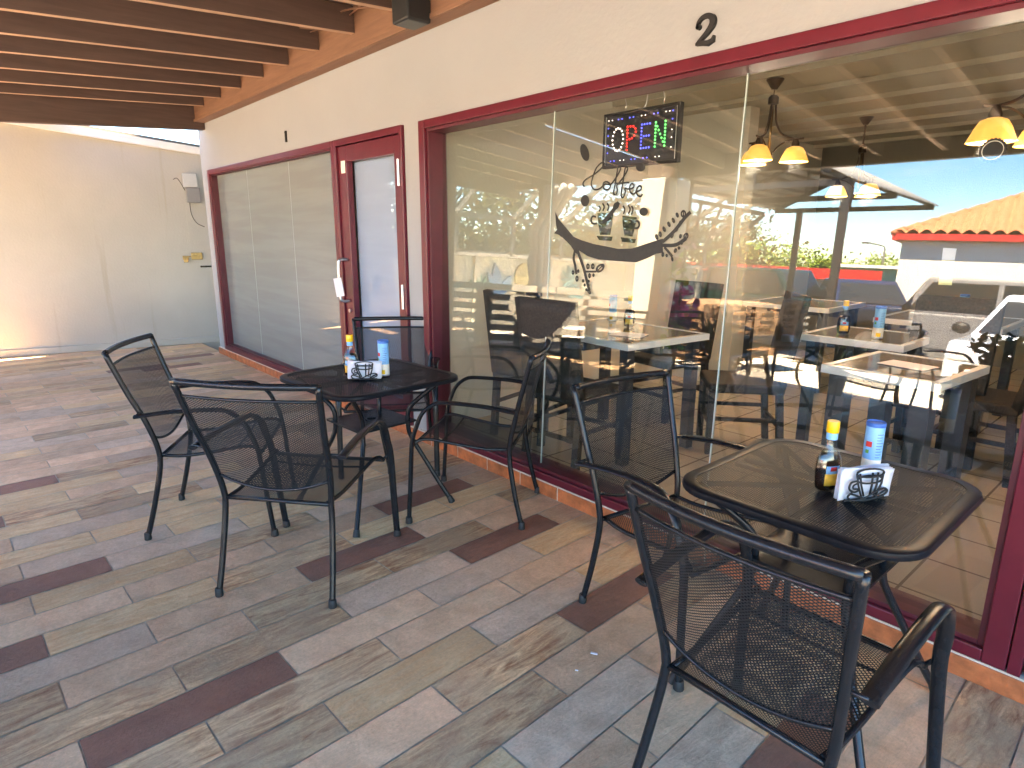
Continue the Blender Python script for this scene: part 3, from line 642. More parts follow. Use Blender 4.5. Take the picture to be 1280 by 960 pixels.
# ------------------------------------------------------------------ things on the tables
TZ = .7245
def syrup_bottle(label, loc_, rz, s=1., group='syrup bottles'):
    t = thing('syrup_bottle', label, 'bottle', loc_, rz, group); t.scale = (s, s, s)
    prof = [(.024, .0), (.032, .004), (.036, .03), (.037, .06), (.034, .09), (.024, .113), (.0155, .128), (.0135, .142), (.0135, .170)]
    MB().lathe(prof, n=28, sx=1.05, sy=.62).build('glass_body', M['bottleglass'], t, smooth=True)
    MB().lathe([(r*.93, z) for r, z in prof[:1]]+[(r*.93, z+.002) for r, z in prof[1:5]]+[(.022, .108)], n=28, sx=1.05, sy=.62).build('syrup', M['syrup'], t, smooth=True)
    MB().lathe([(.0155, .165), (.0162, .168), (.0162, .193), (.0150, .197)], n=24).build('cap', M['yellow'], t, smooth=2)
    MB().lathe([(.0144, .146), (.0146, .164)], n=24, capb=False, capt=False).build('neck_label', M['labelblue'], t, smooth=True)
    def on(a, z, off=1.015):   # a point on the oval body
        r = .036+.001; return Vector((r*1.05*off*math.cos(a), r*.62*off*math.sin(a), z))
    lb = MB().sheet(lambda u, v: on(-PI/2-.62+1.24*u, .018+.034*v), 12, 2).build('label', M['labelyel'], t, smooth=True, solid=.0006)
    MB().sheet(lambda u, v: on(-PI/2-.58+1.16*u, .052+.022*v, 1.0+.0-.05*v), 12, 2).build('label_top', M['labelblue'], lb, smooth=True, solid=.0006)
    MB().sheet(lambda u, v: on(-PI/2-.25+.5*u, .060+.012*v, 1.01), 8, 2).build('label_seal', M['red'], lb, smooth=True, solid=.0005)
    return t
def creamer_can(label, loc_, rz, s=1., group='creamer cans'):
    t = thing('creamer_can', label, 'can', loc_, rz, group); t.scale = (s, s, s)
    r = .0275
    b = MB().lathe([(r, .002), (r, .172)], n=32).build('body', M['labelblue'], t, smooth=2)
    MB().lathe([(r*.97, .0), (r*1.02, .002), (r*1.02, .006)], n=32).build('base_rim', M['steel'], t, smooth=2)
    MB().lathe([(r*1.03, .170), (r*1.05, .172), (r*1.05, .182), (r*.98, .184), (r*.93, .180)], n=32).build('lid', M['darkblue'], t, smooth=2)
    cyl = lambda a0, a1, z0, z1, rr: (lambda u, v: Vector((rr*math.cos(a0+(a1-a0)*u), rr*math.sin(a0+(a1-a0)*u), z0+(z1-z0)*v)))
    MB().sheet(cyl(0, 2*PI, .008, .062, r*1.012), 32, 1).build('lower_label', M['cream'], b, smooth=True)
    MB().sheet(cyl(-PI/2-.55, -PI/2+.35, .012, .034, r*1.024), 8, 1).build('biscuit_print', M['yellow'], b, smooth=True)
    MB().sheet(cyl(-PI/2-1.15, -PI/2-.45, .104, .122, r*1.02), 8, 1).build('red_logo', M['red'], b, smooth=True)
    MB().sheet(cyl(-PI/2-1.1, -PI/2-.7, .082, .094, r*1.02), 8, 1).build('leaf_print', M['green'], b, smooth=True)
    tx = MB()
    for i in range(9): tx.sheet(cyl(-PI/2-.0, -PI/2+.55+.25*((i*7) % 3)/2, .070+.0095*i, .0722+.0095*i, r*1.02), 8, 1)
    tx.build('fine_print', M['navy'], b, smooth=True)
    return t
def napkin_holder(label, loc_, rz, group='napkin holders'):
    t = thing('napkin_holder', label, 'napkin holder', loc_, rz, group)
    w = .0030
    def wire(P, closed=False):
        P = crom([(x, y, z) for x, y, z in P], 5); return P
    m = MB(); Yf = -.019
    # cup outline in wire
    rimT = [(.045*math.cos(a)+.004, Yf-.004+.006*math.sin(a), .083+.010*math.sin(a)) for a in [i*2*PI/16 for i in range(17)]]
    rimB = [(.041*math.cos(a)+.004, Yf-.004+.006*math.sin(a), .064+.009*math.sin(a)) for a in [i*2*PI/16 for i in range(17)]]
    m.tube(rimT, w, n=6); m.tube(rimB, w, n=6)
    for x0, x1 in ((-.040, -.018), (-.030, -.010), (.012, .010), (.030, .022), (.048, .030)): m.tube([(x0, Yf-.003, .083), ((x0*.7+x1*.3), Yf-.006, .05), (x1, Yf-.004, .016)], w, n=6)
    m.tube(crom([(-.036, Yf-.002, .062), (-.055, Yf-.002, .058), (-.058, Yf-.002, .040), (-.042, Yf-.003, .030), (-.028, Yf-.003, .034)], 6), w, n=6)
    m.tube(crom([(-.030, Yf-.002, .055), (-.045, Yf-.002, .050), (-.045, Yf-.002, .040), (-.030, Yf-.002, .038)], 6), w*.8, n=6)
    # saucer swirls
    m.tube(crom([(-.05, Yf-.004, .030), (-.062, Yf-.004, .018), (-.045, Yf-.005, .006), (-.01, Yf-.006, .010), (.025, Yf-.006, .026), (.055, Yf-.005, .034), (.068, Yf-.004, .024), (.05, Yf-.005, .012), (.01, Yf-.006, .005), (-.03, Yf-.005, .004)], 6), w, n=6)
    m.tube(crom([(.03, Yf-.004, .010), (.05, Yf-.004, .022), (.066, Yf-.004, .028)], 6), w, n=6); m.tube(crom([(.0, Yf-.005, .004), (-.035, Yf-.005, .020), (-.052, Yf-.005, .026)], 6), w, n=6)
    m.build('wire_cup_front', M['black'], t, smooth=True)
    b = MB()
    for y in (-.016, .018): b.tube([(-.062, y, .004), (.066, y, .004)], w, n=6)
    for x in (-.06, 0, .064): b.tube([(x, -.018, .004), (x, .020, .004)], w, n=6)
    for x in (-.045, .045): b.tube(crom([(x, .019, .004), (x, .020, .05), (x*.8, .020, .075)], 5), w, n=6)
    b.build('wire_base', M['black'], t, smooth=True)
    rr = random.Random(int(loc_[0]*100))
    nk = MB()
    for i in range(6):
        y = -.011+.0045*i; sk = rr.uniform(-.004, .004); bw = rr.uniform(-.004, .004)
        nk.sheet(lambda u, v: Vector((-.082+.168*u+sk+.004*v, y+.003*math.sin(u*5+i)+bw*v*v*1.2, .004+(.090+.004*math.sin(u*3+i)-.006*u)*v)), 10, 6)
    n = nk.build('napkins', M['paper'], None, smooth=True, solid=.0016); n.location = loc_; n.rotation_euler = (0, 0, rz)
    tag(n, label.replace('wire cup napkin holder', 'white paper napkins standing in the wire cup holder'), 'napkins', 'paper napkins')
    return t
aN = R(8)
syrup_bottle('dark full syrup bottle with yellow cap on the near table', (-.684, 1.838, TZ), R(62), 1.06)
creamer_can('light blue creamer can with dark blue lid on the near table', (-.640, 2.05, TZ), R(35), .95)
napkin_holder('wire cup napkin holder on the near table', (-.592, 1.845, TZ), R(62))
syrup_bottle('syrup bottle with yellow cap on the far table', (-2.975, 1.50, TZ), R(45), 1.10)
creamer_can('pale blue creamer can on the far table behind the napkins', (-2.865, 1.632, TZ), R(50), 1.02)
napkin_holder('wire cup napkin holder on the far table', (-2.857, 1.512, TZ), R(54))
# ------------------------------------------------------------------ OPEN sign and window decals (on the inner face of the glass)
BRANCH = [[-2.4505, 1.5623], [-2.4248, 1.5258], [-2.3774, 1.4894], [-2.3109, 1.4358], [-2.2543, 1.4186], [-2.1694, 1.4005], [-2.0881, 1.3906], [-2.0096, 1.3794], [-1.9244, 1.3828], [-1.8543, 1.4027], [-1.7962, 1.4193], [-1.7536, 1.43], [-1.7465, 1.3847], [-1.7828, 1.38], [-1.8303, 1.359], [-1.8945, 1.3369], [-1.9737, 1.3386], [-2.0505, 1.3405], [-2.1302, 1.3425], [-2.2017, 1.3563], [-2.2641, 1.3832], [-2.2813, 1.365], [-2.2983, 1.3781], [-2.3279, 1.4089], [-2.3743, 1.4399], [-2.4211, 1.4642], [-2.4543, 1.4697], [-2.4331, 1.4897], [-2.4444, 1.526]]
CUPS = [[[-2.1634, 1.5562], [-2.0619, 1.554], [-2.0635, 1.5043], [-2.0725, 1.4499], [-2.1382, 1.4497], [-2.1539, 1.5051]], [[-2.161, 1.4454], [-2.0563, 1.4416], [-2.0624, 1.4206], [-2.1421, 1.424]], [[-2.0043, 1.5406], [-1.9164, 1.5309], [-1.9229, 1.4868], [-1.9347, 1.4423], [-1.9826, 1.4461], [-1.9974, 1.4954]], [[-2.0057, 1.4394], [-1.9129, 1.4302], [-1.9186, 1.4123], [-1.9964, 1.4171]]]
STROKES = [[0.0102, [[-2.2943, 1.3737], [-2.3025, 1.3287], [-2.2889, 1.2931], [-2.2772, 1.2485]]], [0.0114, [[-2.2751, 1.3652], [-2.2473, 1.317], [-2.2263, 1.2777], [-2.2117, 1.2427], [-2.1899, 1.1904], [-2.1787, 1.1688]]], [0.0068, [[-2.2133, 1.2649], [-2.1421, 1.2681]]], [0.0114, [[-1.7527, 1.4198], [-1.6959, 1.4665], [-1.6468, 1.5228], [-1.6183, 1.5483]]], [0.0114, [[-1.7512, 1.4042], [-1.681, 1.4076], [-1.6292, 1.4363]]], [0.008, [[-1.7409, 1.3966], [-1.71, 1.3699], [-1.6944, 1.3548]]], [0.0068, [[-2.2513, 1.6865], [-2.2619, 1.7023], [-2.2454, 1.72], [-2.1943, 1.7403], [-2.1451, 1.7676], [-2.1265, 1.7866], [-2.1449, 1.7937], [-2.1771, 1.7715], [-2.1981, 1.7298], [-2.2048, 1.6942], [-2.1857, 1.6706], [-2.1525, 1.6707], [-2.1287, 1.6844]]], [0.0068, [[-2.1287, 1.6844], [-2.1253, 1.6982], [-2.1066, 1.7021], [-2.0871, 1.6929], [-2.0815, 1.6779], [-2.0938, 1.6654], [-2.1139, 1.6664], [-2.1271, 1.6786], [-2.117, 1.692], [-2.0834, 1.6878], [-2.0678, 1.6975]]], [0.0068, [[-2.0678, 1.6975], [-2.0429, 1.7243], [-2.0242, 1.7567], [-2.0305, 1.7699], [-2.0407, 1.7642], [-2.0457, 1.7325], [-2.0511, 1.6926], [-2.0584, 1.6483], [-2.0435, 1.6387], [-2.0366, 1.6595], [-2.0425, 1.68], [-2.0345, 1.6876]]], [0.0068, [[-2.0345, 1.6876], [-2.0069, 1.7141], [-1.9842, 1.7444], [-1.9834, 1.7594], [-1.995, 1.761], [-2.0008, 1.7297], [-2.0064, 1.6821], [-2.0109, 1.6341], [-1.9974, 1.6247], [-1.9869, 1.6508], [-1.9923, 1.6654], [-1.9797, 1.6648]]], [0.0068, [[-1.9795, 1.6624], [-1.9484, 1.6633], [-1.937, 1.6746], [-1.9502, 1.6855], [-1.9625, 1.6719], [-1.9563, 1.6478], [-1.9358, 1.6374], [-1.9206, 1.6502]]], [0.0068, [[-1.9204, 1.6478], [-1.8996, 1.6531], [-1.8925, 1.6645], [-1.9063, 1.673], [-1.9202, 1.658], [-1.9151, 1.6342], [-1.8961, 1.6247], [-1.8849, 1.6352]]], [0.0057, [[-2.0564, 1.6912], [-1.9662, 1.6911]]], [0.0136, [[-2.0222, 1.6021], [-2.057, 1.5622], [-2.1142, 1.509]]], [0.0057, [[-2.1487, 1.5895], [-2.1363, 1.5766], [-2.1444, 1.5625]]], [0.0057, [[-2.1246, 1.6013], [-2.112, 1.5843], [-2.1196, 1.5653]]], [0.0057, [[-2.0954, 1.6004], [-2.0831, 1.5851], [-2.0904, 1.5646]]], [0.0057, [[-1.9941, 1.585], [-1.9821, 1.5685], [-1.989, 1.5484]]], [0.0057, [[-1.9648, 1.5882], [-1.9507, 1.5693], [-1.9594, 1.5478]]], [0.0057, [[-1.9436, 1.5836], [-1.934, 1.5673], [-1.9402, 1.5434]]], [0.0068, [[-2.1621, 1.5375], [-2.1854, 1.5396], [-2.1936, 1.5227], [-2.1829, 1.5054], [-2.1539, 1.5051]]], [0.0068, [[-1.92, 1.5125], [-1.8994, 1.5123], [-1.8909, 1.4962], [-1.8998, 1.4819], [-1.9225, 1.482]]]]
BEANS = [[[-1.7864, 1.4407], [0.0082, 0.0018], [0.0054, -0.0129]], [[-1.7683, 1.4533], [0.0084, 0.0012], [0.0041, -0.0131]], [[-1.7484, 1.4758], [0.0078, 0.0023], [0.0067, -0.0124]], [[-1.725, 1.4972], [0.0077, 0.0023], [0.0063, -0.0116]], [[-1.7033, 1.5138], [0.0076, 0.0022], [0.0062, -0.0115]], [[-1.6844, 1.5369], [0.0069, 0.0015], [0.0046, -0.011]], [[-1.6532, 1.5416], [0.0144, -0.0003], [0.0017, -0.0165]], [[-1.6648, 1.5042], [0.0079, -0.0024], [-0.0034, -0.0099]], [[-1.6829, 1.4741], [0.008, -0.0024], [-0.0034, -0.01]], [[-1.7034, 1.4473], [0.0081, -0.0023], [-0.0037, -0.0109]], [[-1.659, 1.4452], [0.0073, -0.001], [-0.0011, -0.0097]], [[-1.6302, 1.4461], [0.0121, -0.0035], [-0.0047, -0.0142]], [[-1.6499, 1.4172], [0.0073, 0.0001], [0.0009, -0.0091]], [[-1.6785, 1.3823], [0.008, -0.0022], [-0.0034, -0.0103]], [[-1.7445, 1.3636], [0.0076, 0.0002], [0.0011, -0.0118]], [[-1.7231, 1.3595], [0.0066, 0.0001], [0.0007, -0.0079]], [[-1.6613, 1.3941], [0.0073, 0.0001], [0.0008, -0.0076]], [[-1.6916, 1.3448], [0.0063, 0.0011], [0.0033, -0.0106]], [[-2.1971, 1.2922], [0.0119, 0.0005], [0.001, -0.015]], [[-2.164, 1.2935], [0.0118, 0.0005], [0.0011, -0.0149]], [[-2.1145, 1.2868], [0.0172, -0.0116], [-0.0231, -0.0195]], [[-2.299, 1.2565], [0.01, 0.0005], [0.0008, -0.0118]], [[-2.2622, 1.2654], [0.0086, 0.0004], [0.0006, -0.009]], [[-2.2682, 1.2263], [0.0111, 0.0006], [0.0011, -0.0162]], [[-2.1819, 1.246], [0.0095, 0.0005], [0.001, -0.0132]], [[-2.1549, 1.25], [0.0082, 0.0004], [0.0007, -0.0088]], [[-2.2245, 1.217], [0.0085, 0.0005], [0.0006, -0.0089]], [[-2.1858, 1.2174], [0.0072, 0.0004], [0.0005, -0.0071]], [[-2.2121, 1.1962], [0.0073, 0.0004], [0.0006, -0.0081]], [[-2.1843, 1.197], [0.0071, 0.0004], [0.0005, -0.0071]], [[-2.1784, 1.1643], [0.009, 0.0047], [0.0104, -0.0116]], [[-2.1983, 1.1737], [0.0072, 0.0005], [0.0005, -0.008]], [[-2.2569, 1.8507], [0.0269, 0.0027], [0.0181, -0.0417]], [[-1.9034, 1.7544], [0.026, -0.0018], [0.0015, -0.0178]], [[-1.8678, 1.5554], [0.023, -0.007], [-0.0067, -0.0177]], [[-2.2381, 1.6178], [0.0284, -0.001], [0.002, -0.0283]], [[-2.035, 1.5862], [0.0156, -0.007], [-0.0117, -0.0167]]]
def dz(p, d): return Vector((p[0], gy(p[1])+.0075+d, p[1]))
def flat(mb, poly, d0=0., d1=.0012, out=False):
    q = (lambda d: -.0085-d) if out else (lambda d: d)
    mb.prism(poly, lambda p: dz(p, q(d0)), lambda p: dz(p, q(d1))); return mb
t = thing('window_decal', 'black coffee branch, cups and script word Coffee stuck on the big window', 'decal', (-2.05, 2.47, 1.5))
BR = [(x, z+.004) if i < 12 else (x, z-.014) for i, (x, z) in enumerate(BRANCH)]
loc(flat(MB(), BR, out=True), 'branch', M['vinyl'], t)
cu = MB(); [flat(cu, q) for q in CUPS]; loc(cu, 'cups', M['vinyl'], t)
wr = MB()
for i, (w_, P) in enumerate(STROKES):
    P2 = [(p.x, p.y) for p in crom([(x, z, 0) for x, z in P], 6)]
    mb = wr if 6 <= i <= 12 else MB()
    ww = .0078 if 6 <= i <= 12 else max(.007, w_*1.45)
    for k in range(len(P2)-1): flat(mb, ribbon(P2[k:k+2], ww), .00005*i, .0012+.00005*i, True)
    if mb is not wr: loc(mb, 'twig' if i < 6 else 'spoon' if i == 13 else 'steam_wisp' if i < 20 else 'cup_handle', M['vinyl'], t)
loc(wr, 'lettering', M['vinyl'], t)
bn = MB()
for i, (c, a, b) in enumerate(BEANS):
    k = 14; E = lambda s, q: (c[0]+a[0]*s*math.cos(q)+b[0]*s*math.sin(q), c[1]+a[1]*s*math.cos(q)+b[1]*s*math.sin(q))
    big = math.hypot(*a) > .021
    for sgn in (-1, 1):
        if big:   # two solid halves with a curved slit
            P = [E(1, PI/2+sgn*PI*j/k) for j in range(k+1)]+[(c[0]-b[0]*(1-2*j/6)+a[0]*(.12*sgn+.22*math.sin(PI*(1-2*j/6))), c[1]-b[1]*(1-2*j/6)+a[1]*(.12*sgn+.22*math.sin(PI*(1-2*j/6)))) for j in range(1, 6)]
            flat(bn, P, .0013+.0001*i, .0022+.0001*i, True)
        else:
            P = [E(1, PI/2+sgn*PI*j/k) for j in range(k+1)]; P2 = [E(.5, PI/2+sgn*PI*j/k) for j in range(k+1)]
            for j in range(k): flat(bn, [P[j], P[j+1], P2[j+1], P2[j]], .0013+.0001*i, .0022+.0001*i, True)
    if not big: flat(bn, ribbon([E(1, PI/2), (c[0], c[1]), E(1, -PI/2)], .006), .0013+.0001*i, .0020+.0001*i, True)
loc(bn, 'coffee_beans', M['vinyl'], t)
# bottle-cap badge sticker
t = thing('window_sticker', 'round black bottle cap shaped sticker high on the right window pane', 'sticker', (-.562, 2.48, 1.71))
k = 42; ring = lambda r, w=0: [(-.562+r*(1+w*math.cos(j*PI))*math.cos(2*PI*j/k), 1.71+r*(1+w*math.cos(j*PI))*math.sin(2*PI*j/k)) for j in range(k)]
loc(flat(MB(), ring(.036, .045)), 'disc', M['vinyl'], t)
mm = MB(); o_, i_ = ring(.0285), ring(.0265)
for j in range(k): flat(mm, [o_[j], o_[(j+1) % k], i_[(j+1) % k], i_[j]], -.0006, .0)
loc(mm, 'ring_print', M['cream'], t)
t = thing('paper_notice', 'tall narrow cream and yellow paper strip stuck inside the right window pane', 'notice', (-.63, 2.46, 1.35))
loc(flat(MB(), [(-.648, 1.374), (-.612, 1.374), (-.612, 1.411), (-.650, 1.413)]), 'white_sheet', M['paper'], t); loc(flat(MB(), [(-.646, 1.293), (-.608, 1.293), (-.612, 1.372), (-.648, 1.372)]), 'yellow_sheet', simple('pale_yellow_paper', (.78, .72, .36), .8), t)

t = thing('open_sign', 'rectangular LED OPEN sign hanging inside the shop window', 'sign', (-1.976, 2.55, 1.90)); t.rotation_euler = (0, 0, 0)
w2, h2 = .222, .128
MB().box(-w2+.012, w2-.012, -.006, .014, -h2+.012, h2-.012).build('board', M['ledboard'], t)
frame(MB(), -w2, w2, -h2, h2, .014, .014, .014, .014, -.012, .018).build('frame', M['black'], t, bevel=.003)
MB().box(-w2+.0145, -w2+.017, -.011, -.0055, -h2+.016, h2-.016).box(w2-.017, w2-.0145, -.011, -.0055, -h2+.016, h2-.016).build('trim', M['steel'], t)
def dots(name, pts, col, r=.0046):
    m = MB()
    for x, z in pts: bmesh.ops.create_icosphere(m.bm, subdivisions=1, radius=r, matrix=Matrix.Translation((x, -.008, z)) @ Matrix.Diagonal((1, .6, 1, 1)))
    m.build(name, LED[col], t, smooth=True)
Lz = lambda v: -.050+v*.105
dots('letter_O', [(-.130+.033*math.cos(2*PI*j/16), Lz(.5)+.052*math.sin(2*PI*j/16)) for j in range(16)], 'w')
P = [(-.072, Lz(v/7)) for v in range(8)]+[(-.055, Lz(1)), (-.038, Lz(.98)), (-.025, Lz(.88)), (-.022, Lz(.73)), (-.030, Lz(.58)), (-.043, Lz(.48)), (-.058, Lz(.45))]
dots('letter_P', P, 'r', .0050)
P = [(.012, Lz(v/7)) for v in range(8)]+[(.012+.0155*j, Lz(q)) for j in (1, 2, 3) for q in (0, 1)]+[(.012+.0145*j, Lz(.5)) for j in (1, 2, 3)]
dots('letter_E', P, 'b', .0046)
P = [(.092, Lz(v/7)) for v in range(8)]+[(.145, Lz(v/7)) for v in range(8)]+[(.092+.053*j/6, Lz(1-j/6)) for j in range(1, 6)]
dots('letter_N', P, 'g', .0055)
bx = [-.19, -.168, -.13, -.108, -.062, -.040, .008, .030, .078, .100]; 
top = [(x+.0, .095) for x in bx]+[(x+.02, -.095) for x in bx]
blue = [p for i, p in enumerate(top) if (i//2) % 3 != 0]; wht = [p for i, p in enumerate(top) if (i//2) % 3 == 0]
dots('border_blue', blue+[(-.192, .06), (-.192, .025), (-.192, -.02), (-.192, -.055), (.182, .095), (.182, .06)], 'b', .0034)
dots('border_white', wht+[(.182, .015), (.182, -.018), (.182, -.06), (.145, .095), (.165, .095)], 'w', .0028)
hg = MB()
for x in (-.10, .12): hg.tube([(x, .004, h2), (x+.006, .004, h2+.03), (x-.004, .004, h2+.06), (x, .004, h2+.22)], .0025, n=6)
hg.tube(crom([(.0, .01, h2), (.015, .02, h2+.05), (.02, .01, h2+.25)], 6), .003, n=6)
hg.build('hanging_chain', M['steel'], t, smooth=True)

# ------------------------------------------------------------------ shop interior
def chandelier(label, loc_, rz, drop, zc=2.47):
    t = thing('chandelier', label, 'chandelier', loc_, rz, 'amber three lamp chandeliers')
    z0 = zc-loc_[2]
    MB().lathe([(.058, z0-.012), (.055, z0-.02), (.018, z0-.075)], n=18).build('ceiling_rose', M['bronze'], t, smooth=2)
    ch = MB().tube([(0, 0, .36), (0, 0, z0-.07)], .004, n=6); k = int((z0-.43)/.035)
    for i in range(k): ch.tube([(.010*math.cos(a), 0, .375+.035*i+.018*math.sin(a)) if i % 2 else (0, .010*math.cos(a), .375+.035*i+.018*math.sin(a)) for a in [j*2*PI/8 for j in range(9)]], .0025, n=5)
    ch.build('chain', M['bronze'], t)
    MB().lathe([(.020, .30), (.034, .305), (.034, .345), (.022, .36)], n=16).build('hub', M['bronze'], t, smooth=2)
    MB().tube([(0, 0, -.03), (0, 0, .30)], .008, n=8).ball((0, 0, -.035), .026).build('stem', M['brass'], t, smooth=True)
    for i in range(3):
        a = i*2*PI/3; c, s = math.cos(a), math.sin(a); U = lambda r, z: (r*c, r*s, z)
        ar = MB().tube(crom([U(.018, .31), U(.03, .2), U(.07, .12), U(.15, .085), U(.215, .085)], 6), .0065, n=8).tube(crom([U(.01, -.03), U(.05, .03), U(.11, .07), U(.165, .078)], 6), .005, n=8).build('arm', M['bronze'], t, smooth=True)
        MB().lathe([(.014, .03), (.026, .03), (.026, .05), (.014, .085)], (U(.165, 0)[0], U(.165, 0)[1], 0), 14).build('socket', M['bronze'], ar, smooth=2)
        MB().lathe([(.092, -.065), (.089, -.06), (.078, -.035), (.066, -.005), (.050, .022), (.022, .034)], (U(.165, 0)[0], U(.165, 0)[1], 0), 22, capb=False, capt=False).build('lamp_shade', M['shade'], t, smooth=True, solid=.004)
        MB().ball((U(.165, 0)[0], U(.165, 0)[1], -.015), .024).build('bulb', M['bulb'], ar, smooth=True)
        ld = bpy.data.lights.new('lamp_light', 'POINT'); ld.energy = LAMP_W; ld.color = (1, .96, .90); ld.shadow_soft_size = .05
        lo = bpy.data.objects.new('lamp_light', ld); C.objects.link(lo); lo.parent = t; lo.location = (U(.165, 0)[0], U(.165, 0)[1], -.085)
    return t
LAMP_W = .48
chandelier('nearest-to-the-sign chandelier of three amber glass shades, close behind the middle pane', (-2.24, 4.3, 2.0), R(35), .4)
chandelier('smallest chandelier of three amber shades, farthest back in the shop', (-2.36, 6.2, 1.86), R(-35), .4)
chandelier('chandelier of amber shades cut by the right edge of the photo', (-.66, 3.55, 1.91), R(95), .4)

def cafe_table(label, x, y, rz, sx=.8, sy=.8, lt=.03):
    t = thing('cafe_table', label, 'table', (x, y, .1), rz, 'white topped tables inside the shop')
    e = MB()
    for q in ((-sx/2, sx/2, -sy/2, -sy/2+.03), (-sx/2, sx/2, sy/2-.03, sy/2), (-sx/2, -sx/2+.03, -sy/2+.03, sy/2-.03), (sx/2-.03, sx/2, -sy/2+.03, sy/2-.03)): e.box(*q, .712, .75)
    e.build('table_edge', M['white_table'], t); MB().box(-sx/2+.03, sx/2-.03, -sy/2+.03, sy/2-.03, .715, .748).build('tabletop', M['tablewood'], t)
    for a in (-1, 1):
        for b in (-1, 1): MB().box(a*(sx/2-.07)-lt, a*(sx/2-.07)+lt, b*(sy/2-.07)-lt, b*(sy/2-.07)+lt, 0, .715).build('leg', M['tableleg'], t)
    MB().box(-sx/2+.07, sx/2-.07, -.012, .012, .64, .714).box(-.012, .012, -sy/2+.07, sy/2-.07, .64, .7138).build('apron', M['tableleg'], t)
    return t
def wicker_chair(label, x, y, rz, src=None):
    t = thing('wicker_chair', label, 'chair', (x, y, .1), rz, 'dark wicker chairs inside the shop')
    MB().box(-.22, .22, -.22, .23, .40, .46).build('seat', M['wicker'], t, bevel=.015)
    MB().sheet(lambda u, v: Vector((-.22+.44*u, -.20-.09*v-.02*math.sin(PI*u), .44+.56*v)), 8, 8).build('backrest', M['wicker'], t, smooth=True, solid=.035)
    for a in (-1, 1):
        MB().box(a*.195-.02, a*.195+.02, .185, .225, 0, .40).build('leg', M['wicker'], t); MB().bar((a*.195, -.23, 0), (a*.195, -.19, .42), .04, .04).build('leg', M['wicker'], t)
    MB().box(-.18, .18, -.22, -.20, .18, .205).box(-.18, .18, .195, .215, .18, .205).box(-.205, -.19, -.2, .2, .22, .245).box(.19, .205, -.2, .2, .22, .245).build('stretcher', M['wicker'], t)
    return t
cafe_table('white topped table behind the middle pane with syrup bottle and can on it', -2.60, 3.20, R(-6), .92, .72)
cafe_table('white topped table with thick dark legs behind the right pane, beyond the near table', -.96, 3.36, R(-4), .5, .62, .04)
cafe_table('white topped table in the middle of the shop with bottle and can', -1.45, 4.25, R(0), .6, .6)
cafe_table('white topped table far back in the shop, low in the right pane', -1.35, 5.6, R(0), .8, .8)
cafe_table('white topped table against the back wall of the shop behind the middle pane', -2.6, 5.9, R(0), .8, .8)
wicker_chair('dark wicker chair leftmost in the shop, its tall back towards the window', -3.05, 2.92, R(12))
wicker_chair('dark wicker chair second from the left at the white table by the window', -2.52, 2.74, R(4))
wicker_chair('dark wicker chair behind the white table with the syrup bottle', -2.75, 4.02, R(172))
wicker_chair('dark wicker chair at the right end of the white table behind the middle pane', -1.98, 3.72, R(130))
wicker_chair('dark wicker chair on the far side of the table behind the right pane', -1.05, 4.15, R(178))
wicker_chair('dark wicker chair in the middle of the shop facing left', -.85, 4.4, R(90))
IT = .8515
syrup_bottle('half empty syrup bottle on the white table inside the shop behind the middle pane', (-2.62, 3.36, IT), R(30), 1.05)
creamer_can('light blue creamer can on the white table inside the shop behind the middle pane', (-2.88, 3.50, IT), R(20), 1.0)
syrup_bottle('syrup bottle on the white table in the middle of the shop', (-1.56, 4.15, IT), R(30), 1.05)
creamer_can('light blue creamer can on the white table in the middle of the shop', (-1.35, 4.12, IT), R(30), 1.05)
creamer_can('light blue creamer can on the table far back in the shop', (-1.25, 5.45, IT), R(30), 1.05)
for lb, x, y, r_ in (('white menu sheet lying on the table behind the middle pane', -2.40, 3.08, 20), ('white menu sheet lying on the table behind the right pane', -.95, 3.35, -10)):
    o = MB().box(-.105, .105, -.075, .075, 0, .0022).build('menu_sheet', M['paper']); o.location = (x, y, IT); o.rotation_euler = (0, 0, R(r_)); tag(o, lb, 'menu')
